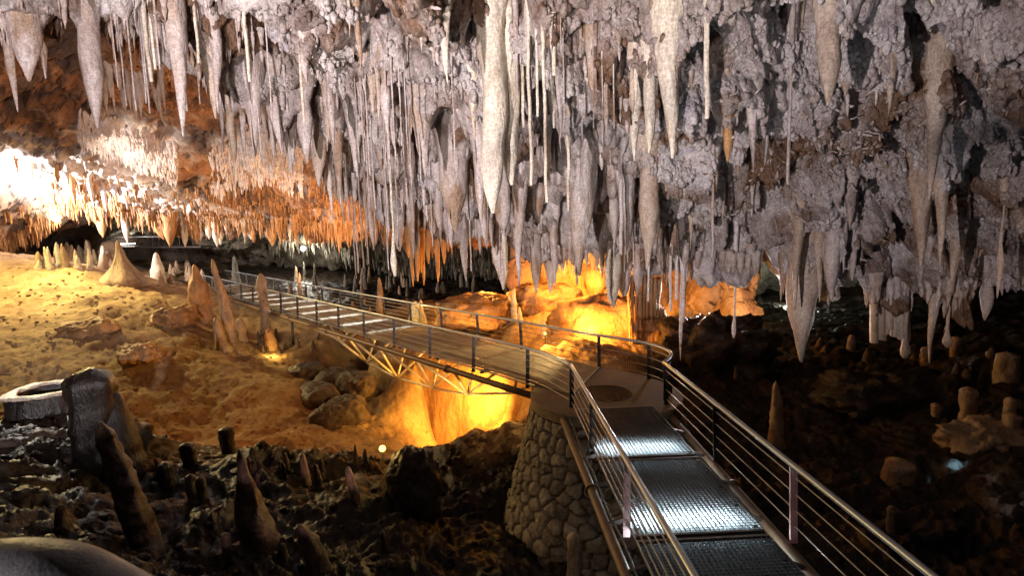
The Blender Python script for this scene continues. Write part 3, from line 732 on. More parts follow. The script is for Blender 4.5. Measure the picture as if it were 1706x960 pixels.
# basin
h = P(80, 660, 13.9); cxy = np.array([h[0], h[1], ground_z(h[0], h[1])])
topz = P(80, 650, 13.9)[2]; R0 = 56 * 13.9 / FP
zz = [-.6, topz - cxy[2] - .12, topz - cxy[2] - .03, topz - cxy[2], topz - cxy[2] - .01, topz - cxy[2] - .1, topz - cxy[2] - .3, topz - cxy[2] - .4, topz - cxy[2] - .42]
rr = [R0 * 1.15, R0 * 1.0, R0 * .99, R0 * .95, R0 * .80, R0 * .76, R0 * .70, R0 * .5, .02]
n = 56; a = np.linspace(0, 2 * math.pi, n, endpoint=False); t = np.linspace(0, 1, 60)
tz = np.interp(t, np.linspace(0, 1, 9), zz); tr = np.interp(t, np.linspace(0, 1, 9), rr)
V = np.array([[math.cos(q) * rad_ * (1 + .07 * math.sin(3 * q + 1)), math.sin(q) * rad_, z_] for z_, rad_ in zip(tz, tr) for q in a])
V = V + (.05 * fbm(V * 1.6 + 4, 3) + .035 * fbm(V * 6, 3))[:, None] * np.array([1, 1, .9])
bs = empty('stone_basin', cxy); tag(bs, 'round black stone basin with a wet rim coloured as lit at left', 'basin')
mesh_np('bowl', V, grid_faces(60, n, True), M['wet_black'], bs)
u_ = np.linspace(0, 2 * math.pi, 17)[:-1]; Aq, Uq = np.meshgrid(a, u_, indexing='ij')
wq = .145 + .035 * np.sin(Aq * 5) ; rq = R0 * .90 * (1 + .07 * np.sin(3 * Aq + 1)) + wq * np.cos(Uq)
V = np.stack([np.cos(Aq) * rq, np.sin(Aq) * rq, topz - cxy[2] + .005 + .05 * np.sin(Uq)], -1).reshape(-1, 3)
V = V + (.022 * fbm(V * 6, 3))[:, None]
F_ = np.array([(i_ * 16 + j_, ((i_ + 1) % n) * 16 + j_, ((i_ + 1) % n) * 16 + (j_ + 1) % 16, i_ * 16 + (j_ + 1) % 16) for i_ in range(n) for j_ in range(16)])
mesh_np('rim', V, F_, M['cream'], bs)  # light on the rim is put into its pale colour
# rubble
r = random.Random(77); mb = MB()
bb_ = np.linspace(-math.pi / 2, math.pi / 2, 6); ab_ = np.linspace(0, 2 * math.pi, 8, endpoint=False)
Bq, Aq = np.meshgrid(bb_, ab_, indexing='ij'); sp_ = np.stack([np.cos(Bq) * np.cos(Aq), np.cos(Bq) * np.sin(Aq), np.sin(Bq)], -1).reshape(-1, 3); spf = grid_faces(6, 8, True)
for k in range(1150):
    z_ = r.random() if r.random() < .6 else .2
    px, py = (r.uniform(-20, 600), r.uniform(440, 745)) if z_ < .45 else (r.uniform(0, 900), r.uniform(745, 955)) if z_ < .7 else (r.uniform(1150, 1706), r.uniform(520, 950)) if z_ < .85 else (r.uniform(700, 880), r.uniform(700, 850))
    h_ = hit_ground(px, py)
    if not h_: continue
    S_ = r.uniform(.03, .09) * (1.6 if r.random() < .12 else 1)
    V = sp_ * np.array([S_ * r.uniform(.7, 1.3), S_ * r.uniform(.7, 1.3), S_ * r.uniform(.4, .8)]); V = V * (1 + .5 * pn(V / S_ * .9 + k))[:, None]
    mb.add(V + np.array(h_), spf)
o = mb.build('rubble', M['ground'], smooth=False); tag(o, 'small stones scattered over the cave floor', 'rubble', kind='stuff')
_n = len(o.data.vertices); _v = np.empty(_n * 3, np.float32); o.data.vertices.foreach_get('co', _v); _v = _v.reshape(-1, 3).astype(float)
at = o.data.attributes.new('sand', 'FLOAT', 'POINT'); at.data.foreach_set('value', sandmask(_v[:, 0], _v[:, 1], _v[:, 2]).astype(np.float32))
# mid ground
stag(382,567,434,20,7,-18,'stag_tan','tall leaning stalagmite in front of the far end of the bridge rail',knob=.12)
stag(443,560,457,15,11,-2,'stag_tan','straight column stalagmite standing before the bridge deck',shape=BL)
stag(402,568,530,19,10,0,'stag_tan','small stalagmite at the foot of the tall leaning one')
stag(453,583,548,22,11,-3,'orange','short stalagmite lit yellow from below on the sand crest')
stag(332,530,442,34,9,2,'orange','broad fluted flowstone stump with two spires beside the bridge end',shape=[1.3,1.05,1,1,1,.98,.95,.85,.35,.12,.05,0],n=44,amp=.2,name='flowstone')
stag(374,580,530,22,10,-12,'stag_tan','sloping brown buttress below the fluted stump')
stag(205,468,402,66,7,-4,'stag_tan','pale flowstone cone with a pointed peak behind the sand crest',shape=[1,.8,.62,.48,.37,.28,.2,.14,.09,.05,.02,0],n=40,name='flowstone_cone')
stag(186,440,402,44,18,-3,'stag_tan','lower rounded peak growing from the left flank of the flowstone cone')
stag(264,465,422,20,7,0,'cream','pale stalagmite right of the flowstone cone')
stag(393,470,427,14,4,0,'grey_rock','grey stalagmite behind the far end of the bridge')
for (px, pb, pt, w, lab, mt) in [(696,556,503,30,'bright yellow lit stalagmite behind the bridge rail','cream'),(706,556,500,14,'thin stalagmite touching the bright yellow one','tan'),
    (634,540,464,15,'brown column stalagmite behind the middle of the bridge','stag_tan'),(503,520,455,10,'thin grey stalagmite behind the bridge','stag_tan'),(604,498,455,5,'needle stalagmite behind the bridge','stag_tan'),
    (858,532,481,12,'pointed yellow stalagmite, tallest of the group on the orange terrace','cream'),(848,532,494,12,'left stalagmite of the yellow group on the orange terrace','cream'),(867,533,511,9,'right stub of the yellow group on the orange terrace','cream'),
    (812,515,497,11,'lone blunt stalagmite on top of the orange terrace','cream'),(907,560,530,10,'little stub below the hanging straw on the orange terrace','cream'),(782,505,487,18,'knobbly orange stub at the top of the terrace','orange')]:
    stag(px, pb, pt, w, w * .35, 0, mt, lab, n=14)
for (px, pb, pt, w, wt, lab) in [(1290,745,636,28,7,'tall dark pointed stalagmite standing in the black cavern right of the rail'),(1612,700,644,24,14,'pale blunt stalagmite on the right hand ledge'),
    (1679,632,588,34,20,'broad tan stalagmite stub at the right edge'),(1684,722,690,26,18,'rounded tan stub at the right edge below the ledge'),(1683,690,662,17,14,'small knob behind the rounded stub at the right edge'),
    (1491,805,764,42,30,'dim rounded boulder like stalagmite in the lower right dark'),(1486,885,842,20,14,'reddish peg in the lower right dark'),(1417,586,558,14,9,'small reddish stub in the right dark slope'),
    (1542,604,578,17,13,'left stub below the low stalactites at right'),(1591,590,560,15,10,'right stub below the low stalactites at right'),(1560,690,672,14,12,'low knob at the left end of the right ledge')]:
    stag(px, pb, pt, w, wt, 0, 'stag_tan', lab, shape=None if wt < 10 else BL)
def forest(n, xr, yr, hr, wr, mats, label, group, seed):
    r = random.Random(seed)
    for k in range(n):
        px = r.uniform(*xr); py = r.uniform(*yr); hh = r.uniform(*hr)
        stag(px, py, py - hh, r.uniform(*wr), None, 0, r.choice(mats), label, group, n=10)
forest(26, (60, 190), (432, 448), (14, 40), (8, 13), ['stag_tan', 'cream'], 'small pale stalagmite in the thicket before the distant lit walkway', 'stalagmite thicket at far left', 1)
forest(22, (225, 345), (445, 478), (8, 26), (6, 11), ['stag_tan'], 'small stalagmite between the flowstone cone and the bridge end', 'stalagmites beyond the sand crest', 2)
forest(34, (455, 680), (455, 535), (8, 32), (4, 9), ['grey_rock', 'stag_tan'], 'small grey stalagmite on the dark floor behind the bridge', 'small stalagmites behind the bridge', 3)
forest(16, (430, 560), (560, 590), (6, 22), (5, 11), ['stag_dark'], 'small brown stalagmite under the bridge by the sand crest', 'small stalagmites under the bridge', 4)
forest(22, (400, 620), (762, 800), (8, 34), (5, 12), ['stag_dark', 'wet_black'], 'small dark stalagmite on the crest of the foreground rock', 'small stalagmites of the foreground crest', 5)
forest(16, (1180, 1700), (530, 640), (8, 26), (8, 18), ['stag_dark'], 'dim little stalagmite on the black slope at right', 'dim stalagmites of the right slope', 6)
forest(16, (560, 860), (470, 500), (8, 30), (5, 12), ['grey_rock'], 'dim stalagmite on the farthest dark floor', 'dim stalagmites of the farthest floor', 7)

# boulders
def boulder(name, c, s, mat, label, seed=0, amp=.22, rot=0, cat='rock', freq=1.0, sub=5, strata=0):
    n1, n2 = 64, 40
    a = np.linspace(0, 2 * math.pi, n1, endpoint=False); b = np.linspace(-math.pi / 2, math.pi / 2, n2)
    B, A_ = np.meshgrid(b, a, indexing='ij')
    d = np.stack([np.cos(B) * np.cos(A_), np.cos(B) * np.sin(A_), np.sin(B)], -1).reshape(-1, 3)
    d = np.sign(d) * np.abs(d) ** .8
    V = d * np.array(s)
    w = V / max(s) * 1.6 * freq + seed * 7.1
    V = V * (1 + amp * fbm(w, 4) + amp * .45 * ridge(w * 2.1, 3) - amp * .4)[:, None]
    if strata: V[:, :2] *= (1 + strata * pn(np.stack([w[:, 2] * 4, w[:, 0] * .6, w[:, 1] * .6], 1)))[:, None]
    c_, s_ = math.cos(rot), math.sin(rot); V[:, 0], V[:, 1] = V[:, 0] * c_ - V[:, 1] * s_, V[:, 0] * s_ + V[:, 1] * c_
    o = mesh_np(name, V, grid_faces(n2, n1, True), M[mat]); o.location = c
    tag(o, label, cat); return o
boulder('flowstone_boulder', P(742, 680, 23.8), (3.8, 1.9, 3.4), 'boulder', 'huge smooth ochre flowstone boulder lit orange beneath the bridge', 1, .07, -.45)
for k, (px, py, d, s, lab) in enumerate([(560,640,23,(.9,.8,.6),'brown boulder at the top of the rubble left of the glowing flowstone'),(596,650,22,(.7,.9,.7),'brown boulder leaning on the glowing flowstone'),
      (530,665,21,(1.0,.7,.6),'wide brown boulder in the rubble under the bridge'),(575,690,20,(.8,.7,.6),'brown boulder low in the rubble heap'),(548,700,19.2,(.6,.6,.5),'small boulder at the foot of the rubble heap'),
      (510,630,23.5,(.8,.8,.6),'boulder at the left end of the rubble heap'),(150,555,24,(1.1,.8,.55),'half buried sandy boulder in the lit mound'),(290,530,26,(1.0,.8,.5),'sandy outcrop near the crest of the mound'),
      (235,590,22.3,(.9,.7,.4),'low sandy outcrop in the middle of the mound')]):
    boulder('boulder', P(px, py, d), s, 'ground' if False else ('boulder' if k >= 6 else 'stag_dark'), lab, k + 3, .3 if k > 5 else .18, k * 1.1, 'boulder', .7 if k < 6 else 1)
boulder('boulder', P(690, 815, 12.2), (.55, .6, 1.0), 'dark_rock', 'large black boulder rising in the dark foreground below the glowing flowstone', 21, .2, 0, 'boulder', 1.0)
boulder('boulder', P(610, 835, 12.3), (.7, .7, .5), 'dark_rock', 'black boulder beside the little yellow lamp', 22, .22, 1, 'boulder', 1.5)
boulder('boulder', P(120, 765, 12.6), (1.7, 1.1, .9), 'dark_rock', 'black rock mass carrying the stone basin and the stump', 23, .3, 0, 'boulder', 1.4)
boulder('boulder', P(1640, 735, 13.6), (1.1, .8, .5), 'stag_tan', 'brown rock ledge with drips carrying the pale blunt stalagmite', 24, .3, .4, 'boulder', 1.4)
boulder('boulder', P(1470, 660, 17.5), (2.2, 1.2, .7), 'dark_rock', 'dark brown outcrop across the slope at right', 25, .35, .3, 'boulder', 1.4)
boulder('boulder', P(1180, 600, 21), (2.4, 1.6, 1.5), 'dark_rock', 'dark rough rock mass right of the fluted yellow block', 26, .3, 0, 'boulder', 1.6)
# glowing terrace block and strata behind the platform
boulder('flowstone_block', P(1010, 560, 22.8), (2.3, 1.7, 1.75), 'boulder', 'big fluted flowstone block glowing yellow behind the round platform', 31, .14, .1, 'rock', 1.2, strata=.05)
boulder('flowstone_block', P(905, 505, 25.5), (1.6, 1.3, .9), 'boulder', 'rounded glowing rock left behind the big fluted block', 32, .2, .3, 'rock', 1.2)
boulder('rock_shelf', P(800, 520, 25), (1.9, 1.4, .75), 'boulder', 'orange layered rock shelf behind the bridge rail', 33, .2, .2, 'rock', 1.2, strata=.06)
# back wall of the glowing niche
ev = rbf([(860,380,31),(1000,380,31),(1150,380,30),(1260,380,29),(860,520,30),(1000,520,31),(1150,520,29),(1260,520,27)], 100.)
gx, gy = np.meshgrid(np.linspace(850, 1260, 160), np.linspace(370, 530, 80))
V = PA(gx.ravel(), gy.ravel(), ev(gx, gy))
V[:, 1] += .7 * fbm(V * np.array([.9, .9, .35]), 4) + .2 * np.sin(V[:, 0] * 5 + 2 * fbm(V * .6, 2))
o = mesh_np('flowstone_wall', V, grid_faces(80, 160), M['boulder']); tag(o, 'fluted flowstone wall glowing yellow at the back of the niche', 'rock wall')
o.modifiers.new('thick', 'SOLIDIFY').thickness = .6
r = random.Random(31)
for k in range(20):
    px = 925 + k * 15 + r.uniform(-4, 4); hang(px, 408 + r.uniform(-6, 8), 408 + r.uniform(32, 62), r.uniform(7, 14), 'fat', 'white_cryst' if px > 1100 else 'cream', 'glowing stalactite in the row before the lit back wall', 'glowing row of stalactites at the back niche', depth=26.5 + r.uniform(-1, 1), n=10)
for k in range(9):
    px = 1048 + k * 6; hang(px, 478 + abs(k - 3) * 3, 600 + r.uniform(-25, 20), r.uniform(5, 9), 'col', 'boulder', 'thin drip column on the right face of the big fluted block', 'drip columns on the fluted block', depth=20.9 + k * .12, n=8, name='drip_column', cat='drip column')

# ------------------------------------------------------------------ walkways
def arc(pts, n=8):
    """smooth a polyline (Catmull-Rom)"""
    p = [np.array(q, float) for q in pts]; p = [2 * p[0] - p[1]] + p + [2 * p[-1] - p[-2]]
    out = []
    for i in range(1, len(p) - 2):
        for k in range(n):
            t = k / n
            out.append(.5 * ((2 * p[i]) + (-p[i-1] + p[i+1]) * t + (2*p[i-1] - 5*p[i] + 4*p[i+1] - p[i+2]) * t * t + (-p[i-1] + 3*p[i] - 3*p[i+1] + p[i+2]) * t ** 3))
    out.append(p[-2]); return out
def railing(parent, path, posts, wires=4, out=(0, 0), zt=.9, rr=.038, pw=.09, pale=(), label=None, foot=(0, 0), matp='post'):
    """path: xy points of the handrail, posts: xy of posts"""
    e = empty('railing'); e.parent = parent
    mb = MB(); mb.tube(arc([(x, y, zt) for x, y in path], 6), rr, 10); mb.build('handrail', M['rail'], e, True)
    for k, (x, y) in enumerate(posts):
        mb = MB(); fx, fy = x + foot[0], y + foot[1]
        mb.box((fx, fy, -.12), (x, y, zt - .02), pw, .016, up=(0, 1, 0)); mb.box((fx, fy + .05, -.12), (x, y + .04, zt - .02), pw * .7, .012, up=(0, 1, 0))
        mb.box((x, y - .02, zt - .06), (x, y + .06, zt - .06), pw * .6, .05)
        o = mb.build('post', M['flash_post' if k in pale else matp], e)
        if k in pale: o['label'] = 'post coloured pink as lit by the flash'
    for w in range(wires):
        z = .12 + w * (zt - .26) / max(1, wires - 1); f = z / zt
        mb = MB(); mb.tube(arc([(x + foot[0] * (1 - f), y + foot[1] * (1 - f), z) for x, y in path], 6), .0095, 6); mb.build('wire', M['wire'], e, True)
    return e
def grating(parent, o, u, v, L, Wd, z, pitch=.062, bar=.009, hgt=.034, mat='grate'):
    """o: corner xy, u: unit along the walk, v: unit across"""
    mb = MB(); o = np.array([o[0], o[1], z]); u = np.array([u[0], u[1], 0]); v = np.array([v[0], v[1], 0])
    for k in range(int(L / pitch) + 1):
        a = o + u * k * pitch; mb.box(a, a + v * Wd, bar, hgt)
    for k in range(int(Wd / pitch) + 1):
        a = o + v * k * pitch - np.array([0, 0, .003]); mb.box(a, a + u * L, bar, hgt)
    for a, b in ((o, o + u * L), (o + v * Wd, o + v * Wd + u * L)): mb.box(a, b, .012, hgt + .012)
    for a, b in ((o, o + v * Wd), (o + u * L, o + u * L + v * Wd)): mb.box(a, b, .04, hgt + .008)
    return mb.build('grating', M[mat], parent)
def area(name, loc, size, energy, color, direction, sy=None, spread=None, parent=None):
    l = bpy.data.lights.new(name, 'AREA'); l.energy = energy; l.color = color; l.size = size
    if sy: l.shape = 'RECTANGLE'; l.size_y = sy
    if spread: l.spread = spread
    o = bpy.data.objects.new(name, l); col.objects.link(o); o.location = loc
    o.rotation_euler = Vector(direction).to_track_quat('-Z', 'Y').to_euler()
    if parent: o.parent = parent
    return o
def spot(name, loc, target, energy, color, ang=60, blend=.6, r=.1, parent=None):
    l = bpy.data.lights.new(name, 'SPOT'); l.energy = energy; l.color = color; l.spot_size = rad(ang); l.spot_blend = blend; l.shadow_soft_size = r
    o = bpy.data.objects.new(name, l); col.objects.link(o); o.location = loc
    o.rotation_euler = (Vector(target) - Vector(loc)).to_track_quat('-Z', 'Y').to_euler()
    if parent: o.parent = parent
    return o
def point(name, loc, energy, color, r=.12):
    l = bpy.data.lights.new(name, 'POINT'); l.energy = energy; l.color = color; l.shadow_soft_size = r
    o = bpy.data.objects.new(name, l); col.objects.link(o); o.location = loc; return o

# near walkway: line x = xl(y)
sl = -.037
wk = empty('walkway', (2.2, 7, 0)); tag(wk, 'near steel grating walkway with white light shining up through it', 'walkway')
off = Vector((2.2, 7, 0))
def unoff(root):
    for c in root.children_recursive:
        if c.parent == root: c.matrix_parent_inverse = Matrix.Translation(-Vector(root.location))
u = np.array([sl, 1.0]); u /= np.linalg.norm(u); v = np.array([u[1], -u[0]])
def wl(y): return 1.45 + sl * (y - 7)   # left deck edge
ends = [1.9, 4.35, 6.72, 9.12, 11.75]
for k in range(4):
    y0 = ends[k]; y1 = ends[k + 1]
    grating(wk, (wl(y0 + .06), y0 + .06), u, v, y1 - y0 - .12, 1.66, 0)
    mb = MB(); a = np.array([wl(y0), y0, -.05]); mb.box(a, a + np.array([v[0], v[1], 0]) * 1.66, .09, .1); mb.build('cross_beam', M['post'], wk)
for (xa, yy0, xb, yy1) in ((1.43, 2, .98, 12.0), (3.45, 2, 3.25, 12.1)):
    mb = MB(); n_ = 12
    mb.tube([(xa + (xb - xa) * t, yy0 + (yy1 - yy0) * t, -.16) for t in np.linspace(0, 1, n_)], .072, 16)
    for y in (4.3, 8.4): 
        x = xa + (xb - xa) * (y - yy0) / (yy1 - yy0); mb.tube([(x, y - .03, -.16), (x, y + .03, -.16)], .1, 16)
    mb.build('side_beam', M['tube'], wk, True)
rl = lambda y: 1.22 + .039 * (12.1 - y); rrr = lambda y: 3.22 + .039 * (12.05 - y)
for k in range(9):
    y = 3 + k * 1.08
    for a_, b_ in (((1.43 - (y - 2) * .045, y, -.13), (wl(y) + .03, y, -.04)), ((3.45 - (y - 2) * .02, y, -.13), (wl(y) + 1.63, y, -.04))):
        mb = MB(); mb.box(a_, b_, .05, .05); mb.build('bracket', M['post'], wk)
mb = MB(); mb.tube([(1.43 - (y - 2) * .045 + .10 + .01 * math.sin(y * 3), y, -.07 - .02 * abs(math.sin(y * 1.45))) for y in np.linspace(2, 12, 60)], .013, 8); mb.build('cable', M['black_rail'], wk, True)
mb = MB()
for y0_ in ends[:4]:
    for dy_ in (.2, .75, 1.3, 1.85, 2.25):
        for dx_ in (.07, 1.59): mb.box((wl(y0_ + dy_) + dx_ - .025, y0_ + dy_, .022), (wl(y0_ + dy_) + dx_ + .025, y0_ + dy_, .022), .045, .008)
mb.build('grating_clips', M['post'], wk)
railing(wk, [(rl(12.0), 12.0), (rl(8), 8.0), (rl(4), 4.0), (rl(2), 2.0)], [(rl(y), y) for y in (11.9, 9.5, 7.0, 4.6)], 5, foot=(-.02, 0), pale=(2,))
railing(wk, [(rrr(12.0), 12.0), (rrr(8), 8.0), (rrr(4), 4.0), (rrr(2), 2.0)], [(rrr(y), y) for y in (11.9, 9.2, 6.75, 4.2)], 4, foot=(.03, 0), pale=(2,))
unoff(wk)
# strip lights below the gratings
def strip(loc, u, v, length, energy, label=None, group=None, w=.07, color=(.80, .93, 1.0), z=-.24, tilt=0):
    e = empty('strip_light', (loc[0], loc[1], z)); tag(e, label, 'light', group)
    mb = MB(); a = np.array([0, 0, -.05]); mb.box(a, a + np.array([v[0], v[1], 0]) * length, w + .06, .05); mb.build('housing', M['housing'], e)
    ar = area('strip_lamp', Vector((v[0] * length / 2, v[1] * length / 2, 0)), length, energy, color, (u[0] * tilt, u[1] * tilt, 1), sy=w, parent=e)
    ar.rotation_euler = Vector((u[0] * tilt, u[1] * tilt, 1)).to_track_quat('-Z', 'Y').to_euler()
    M_ = Matrix((( v[0], u[0], 0), (v[1], u[1], 0), (0, 0, -1))).to_3x3()   # x along v, -z up
    ar.rotation_euler = M_.to_euler()
    return e
for k, y in enumerate((4.5, 6.87, 9.27)):
    strip((wl(y) + .12, y), u, v, 1.42, [36, 64, 58][k], ['strip light under the nearest grating panel at the bottom edge', 'strip light shining up through the second grating panel', 'strip light shining up through the farther grating panel'][k])
mb = MB();
# platform
pf = empty('platform', (2.1, 12.85, 0)); tag(pf, 'round concrete viewing platform where the bridge meets the walkway', 'platform')
nseg = 64; a = np.linspace(0, 2 * math.pi, nseg, endpoint=False); PR = 1.74; GR = .62
V = []
_an = (-1.69 - .0, .95); _bn = (.25, 2.45)      # corners where the bridge lands, relative to the centre
def hull_r(q):
    c_, s_ = math.cos(q), math.sin(q); best = PR
    # distance along q to the segment between the two corners and the tangents to the circle
    for (ax, ay), (bx, by) in (((-1.72, .85), (-1.5, 1.15)), ((-1.5, 1.15), (.35, 2.5)), ((.35, 2.5), (1.3, 1.25))):
        den = c_ * (by - ay) - s_ * (bx - ax)
        if abs(den) < 1e-6: continue
        t_ = (ax * (by - ay) - ay * (bx - ax)) / den; uu = (ax * s_ - ay * c_) / den
        if t_ > 0 and -.02 <= uu <= 1.02: best = max(best, t_)
    return best
for (kind, r_, z_) in (('g', GR, -.06), ('g', GR, 0), ('p', .99, 0), ('p', 1, -.02), ('p', 1, -.24), ('p', .88, -.26)):
    for q in a:
        rr_ = r_ if kind == 'g' else r_ * hull_r(q); V.append((2.1 + math.cos(q) * rr_, 12.85 + math.sin(q) * rr_, z_ - .004))
o = mesh_np('slab', V, grid_faces(6, nseg, True)[:, ::-1], M['concrete'], pf, smooth=False)
mb = MB(); k = -GR
while k < GR:
    hw = math.sqrt(max(0, GR * GR - k * k))
    if hw > .05: mb.box((2.1 + k, 12.85 - hw, -.02), (2.1 + k, 12.85 + hw, -.02), .014, .03); mb.box((2.1 - hw, 12.85 + k, -.024), (2.1 + hw, 12.85 + k, -.024), .014, .03)
    k += .055
mb.tube([(2.1 + math.cos(q) * GR, 12.85 + math.sin(q) * GR, -.01) for q in np.linspace(0, 2 * math.pi, 49)], .016, 6); mb.build('floor_grate', M['post'], pf)
prl = [(3.22, 12.0), (3.5, 12.5), (3.62, 13.1), (3.35, 13.9), (2.75, 14.65), (2.05, 15.35)]
e = railing(pf, prl, [(3.52, 12.55), (3.36, 13.9), (2.3, 15.1)], 4)
# infill bars of the platform rail
mb = MB()
pth = arc([(x, y, 0) for x, y in prl[:5]], 14)
for q in pth: mb.box((q[0], q[1], .06), (q[0], q[1], .62), .010, .010, up=(0, 1, 0))
mb.build('bars', M['post'], e)
unoff(pf)
# stone pier
pr_ = empty('stone_pier', (2.1, 12.85, -3.2)); tag(pr_, 'tapering round pier of rough field stones under the platform', 'pier')
zt_, zb_ = 2.92, -.4
rt_, rb_ = 1.62, 2.5
mb = MB(); rings = [(rb_, zb_), (rt_, zt_), (.1, zt_ + .01)]
V = [(math.cos(q) * r_, math.sin(q) * r_, z_) for (r_, z_) in rings for q in a]
mesh_np('mortar_core', V, grid_faces(3, nseg, True), M['mortar'], pr_)
r = np.random.RandomState(4); cells = []
zc = zb_
while zc < zt_ + .2:
    hg = r.uniform(.22, .32); f_ = np.clip((zc - zb_) / (zt_ - zb_), 0, 1); qa = r.rand()
    while qa < 6.28 + 0.0:
        cells.append((qa, zc + r.uniform(-.09, .09), r.rand())); qa += r.uniform(.24, .46) / 2.0
    zc += hg
cells = np.array(cells)
nr_, nc_ = 230, 560
zg = np.linspace(zb_, zt_, nr_); qg = np.linspace(0, 2 * math.pi, nc_, endpoint=False)
Qg, Zg = np.meshgrid(qg, zg); Rg = rb_ + (rt_ - rb_) * (Zg - zb_) / (zt_ - zb_)
wob = .05 * fbm(np.stack([Rg.ravel() * np.cos(Qg.ravel()), Rg.ravel() * np.sin(Qg.ravel()), Zg.ravel()], 1) * 4, 3)
qf = Qg.ravel(); zf_ = Zg.ravel() + wob
F1 = np.empty(len(qf)); F2 = F1.copy(); ID = np.empty(len(qf), int)
for a0_ in range(0, len(qf), 8000):
    sl_ = slice(a0_, a0_ + 8000)
    dq = np.abs(qf[sl_, None] - cells[None, :, 0]); dq = np.minimum(dq, 2 * math.pi - dq) * 2.0
    dd = np.hypot(dq, (zf_[sl_, None] - cells[None, :, 1]) * 1.15)
    ix = np.argpartition(dd, 1, axis=1)[:, :2]; v2 = np.take_along_axis(dd, ix, 1); o_ = np.argsort(v2, 1)
    v2 = np.take_along_axis(v2, o_, 1); ix = np.take_along_axis(ix, o_, 1)
    F1[sl_] = v2[:, 0]; F2[sl_] = v2[:, 1]; ID[sl_] = ix[:, 0]
edge = np.clip((F2 - F1 + .25 * wob) / .055, 0, 1); edge = edge * edge * (3 - 2 * edge)
base3 = np.stack([Rg.ravel() * np.cos(qf), Rg.ravel() * np.sin(qf), Zg.ravel()], 1)
hgt_ = .10 * edge + .05 * np.clip(1 - F1 / .22, 0, 1) ** .6 * edge + (cells[ID, 2] - .5) * .05 * edge + .018 * fbm(base3 * 9, 3)
Rr_ = Rg.ravel() + hgt_ - .02
V = np.stack([Rr_ * np.cos(qf), Rr_ * np.sin(qf), Zg.ravel()], 1)
o = mesh_np('stonework', V, grid_faces(nr_, nc_, True), M['stone'], pr_)
at = o.data.attributes.new('tint', 'FLOAT', 'POINT'); at.data.foreach_set('value', (cells[ID, 2] * edge).astype(np.float32))
# bridge
O = np.array([.41, 13.73]); bu = np.array([-.645, .764]); bv = np.array([.764, .645])
def B(s, n, z=0): q = O + bu * s + bv * n; return (q[0], q[1], z)
br = empty('footbridge', B(18, 1.15)); tag(br, 'long steel footbridge crossing the cave from the round platform', 'bridge')
sps = 2.25; NB = 16
for k in range(NB):
    grating(br, B(k * sps + .05 - 0.2, .05)[:2], bu, bv, sps - .1, 2.2, .03, pitch=.06 if k < 5 else .08, bar=.02 if k < 5 else .012, hgt=.03, mat='mesh')
    mb = MB(); mb.box(B(k * sps - .2, .0, -.06), B(k * sps - .2, 2.32, -.06), .08, .1); mb.build('cross_beam', M['post'], br)
mb = MB(); k = 0
while k < 1.15:
    nn = 2.25 * (1 - k / 1.15); mb.box(B(-.2 - k, .05, .03), B(-.2 - k, .08 + nn, .03), .02, .03); k += .06
k = 0
while k < 2.25:
    mb.box(B(-.2, .05 + k, .027), B(-.2 - 1.15 * (1 - k / 2.25), .05 + k, .027), .02, .03); k += .06
mb.box(B(-1.35, .05, .03), B(-.2, 2.3, .03), .04, .04); mb.build('grating', M['mesh'], br)
for n_ in (-.28, 2.5):
    mb = MB(); mb.tube([B(s, n_, -.16) for s in np.linspace(-.45, 36, 30)], .085, 14)
    for s in (3.3, 7.6, 11.9, 16.2, 20.5, 25): mb.tube([B(s - .04, n_, -.16), B(s + .04, n_, -.16)], .12, 14)
    mb.build('side_beam', M['tube'], br, True)
for n_ in (-.06, 2.36):
    mb = MB(); mb.box(B(-.2, n_, .01), B(36, n_, .01), .05, .03); mb.build('kerb_plate', M['rail'], br)
fr = [(1.22, 12.0), (.98, 12.6), (.62, 13.35)] + [B(s, 0)[:2] for s in (.9, 5, 10, 15, 20, 25, 30, 36.5)]
railing(br, fr, [B(s, 0)[:2] for s in [0.1] + [k * sps + .1 for k in range(1, 16)]], 5, foot=(-.03, -.02))
railing(br, [(2.05, 15.35)] + [B(s, 2.33)[:2] for s in (3, 8, 13, 18, 23, 28, 34, 38)], [B(k * sps + .8, 2.33)[:2] for k in range(1, 16)], 5, foot=(.03, .02))
nodes = [(2.0, -.9), (4.3, -1.45), (6.4, -1.68), (8.9, -1.8), (11.4, -1.65), (13.8, -1.1)]
mb = MB(); mb.tube([B(-.3, 1.12, -.38)] + [B(s, 1.12, z) for s, z in nodes] + [B(15.8, 1.12, -.2)], .042, 8); mb.build('tension_rod', M['truss'], br, True)
mb = MB()
for s, z in nodes:
    for n_ in (-.2, 2.45):
        mb.tube([B(s, 1.12, z), B(s + 1.15, n_, -.14)], .045, 8); mb.tube([B(s, 1.12, z), B(s - 1.15, n_, -.14)], .045, 8)
mb.build('truss_struts', M['truss'], br, True)
for s in (16.5, 27): 
    for n_ in (-.1, 2.4):
        q = B(s, n_, -.15); mb = MB(); mb.tube([q, (q[0], q[1], ground_z(q[0], q[1]) - .3)], .06, 10); mb.build('leg', M['post'], br, True)
unoff(br)
for k in range(4, 16):
    q = B(k * sps + .1, .2); strip(q[:2], bu, bv, 1.9, 55, 'white strip light under the far deck of the footbridge', 'strip lights under the footbridge', w=.16, color=(.88, .96, 1), z=-.16)
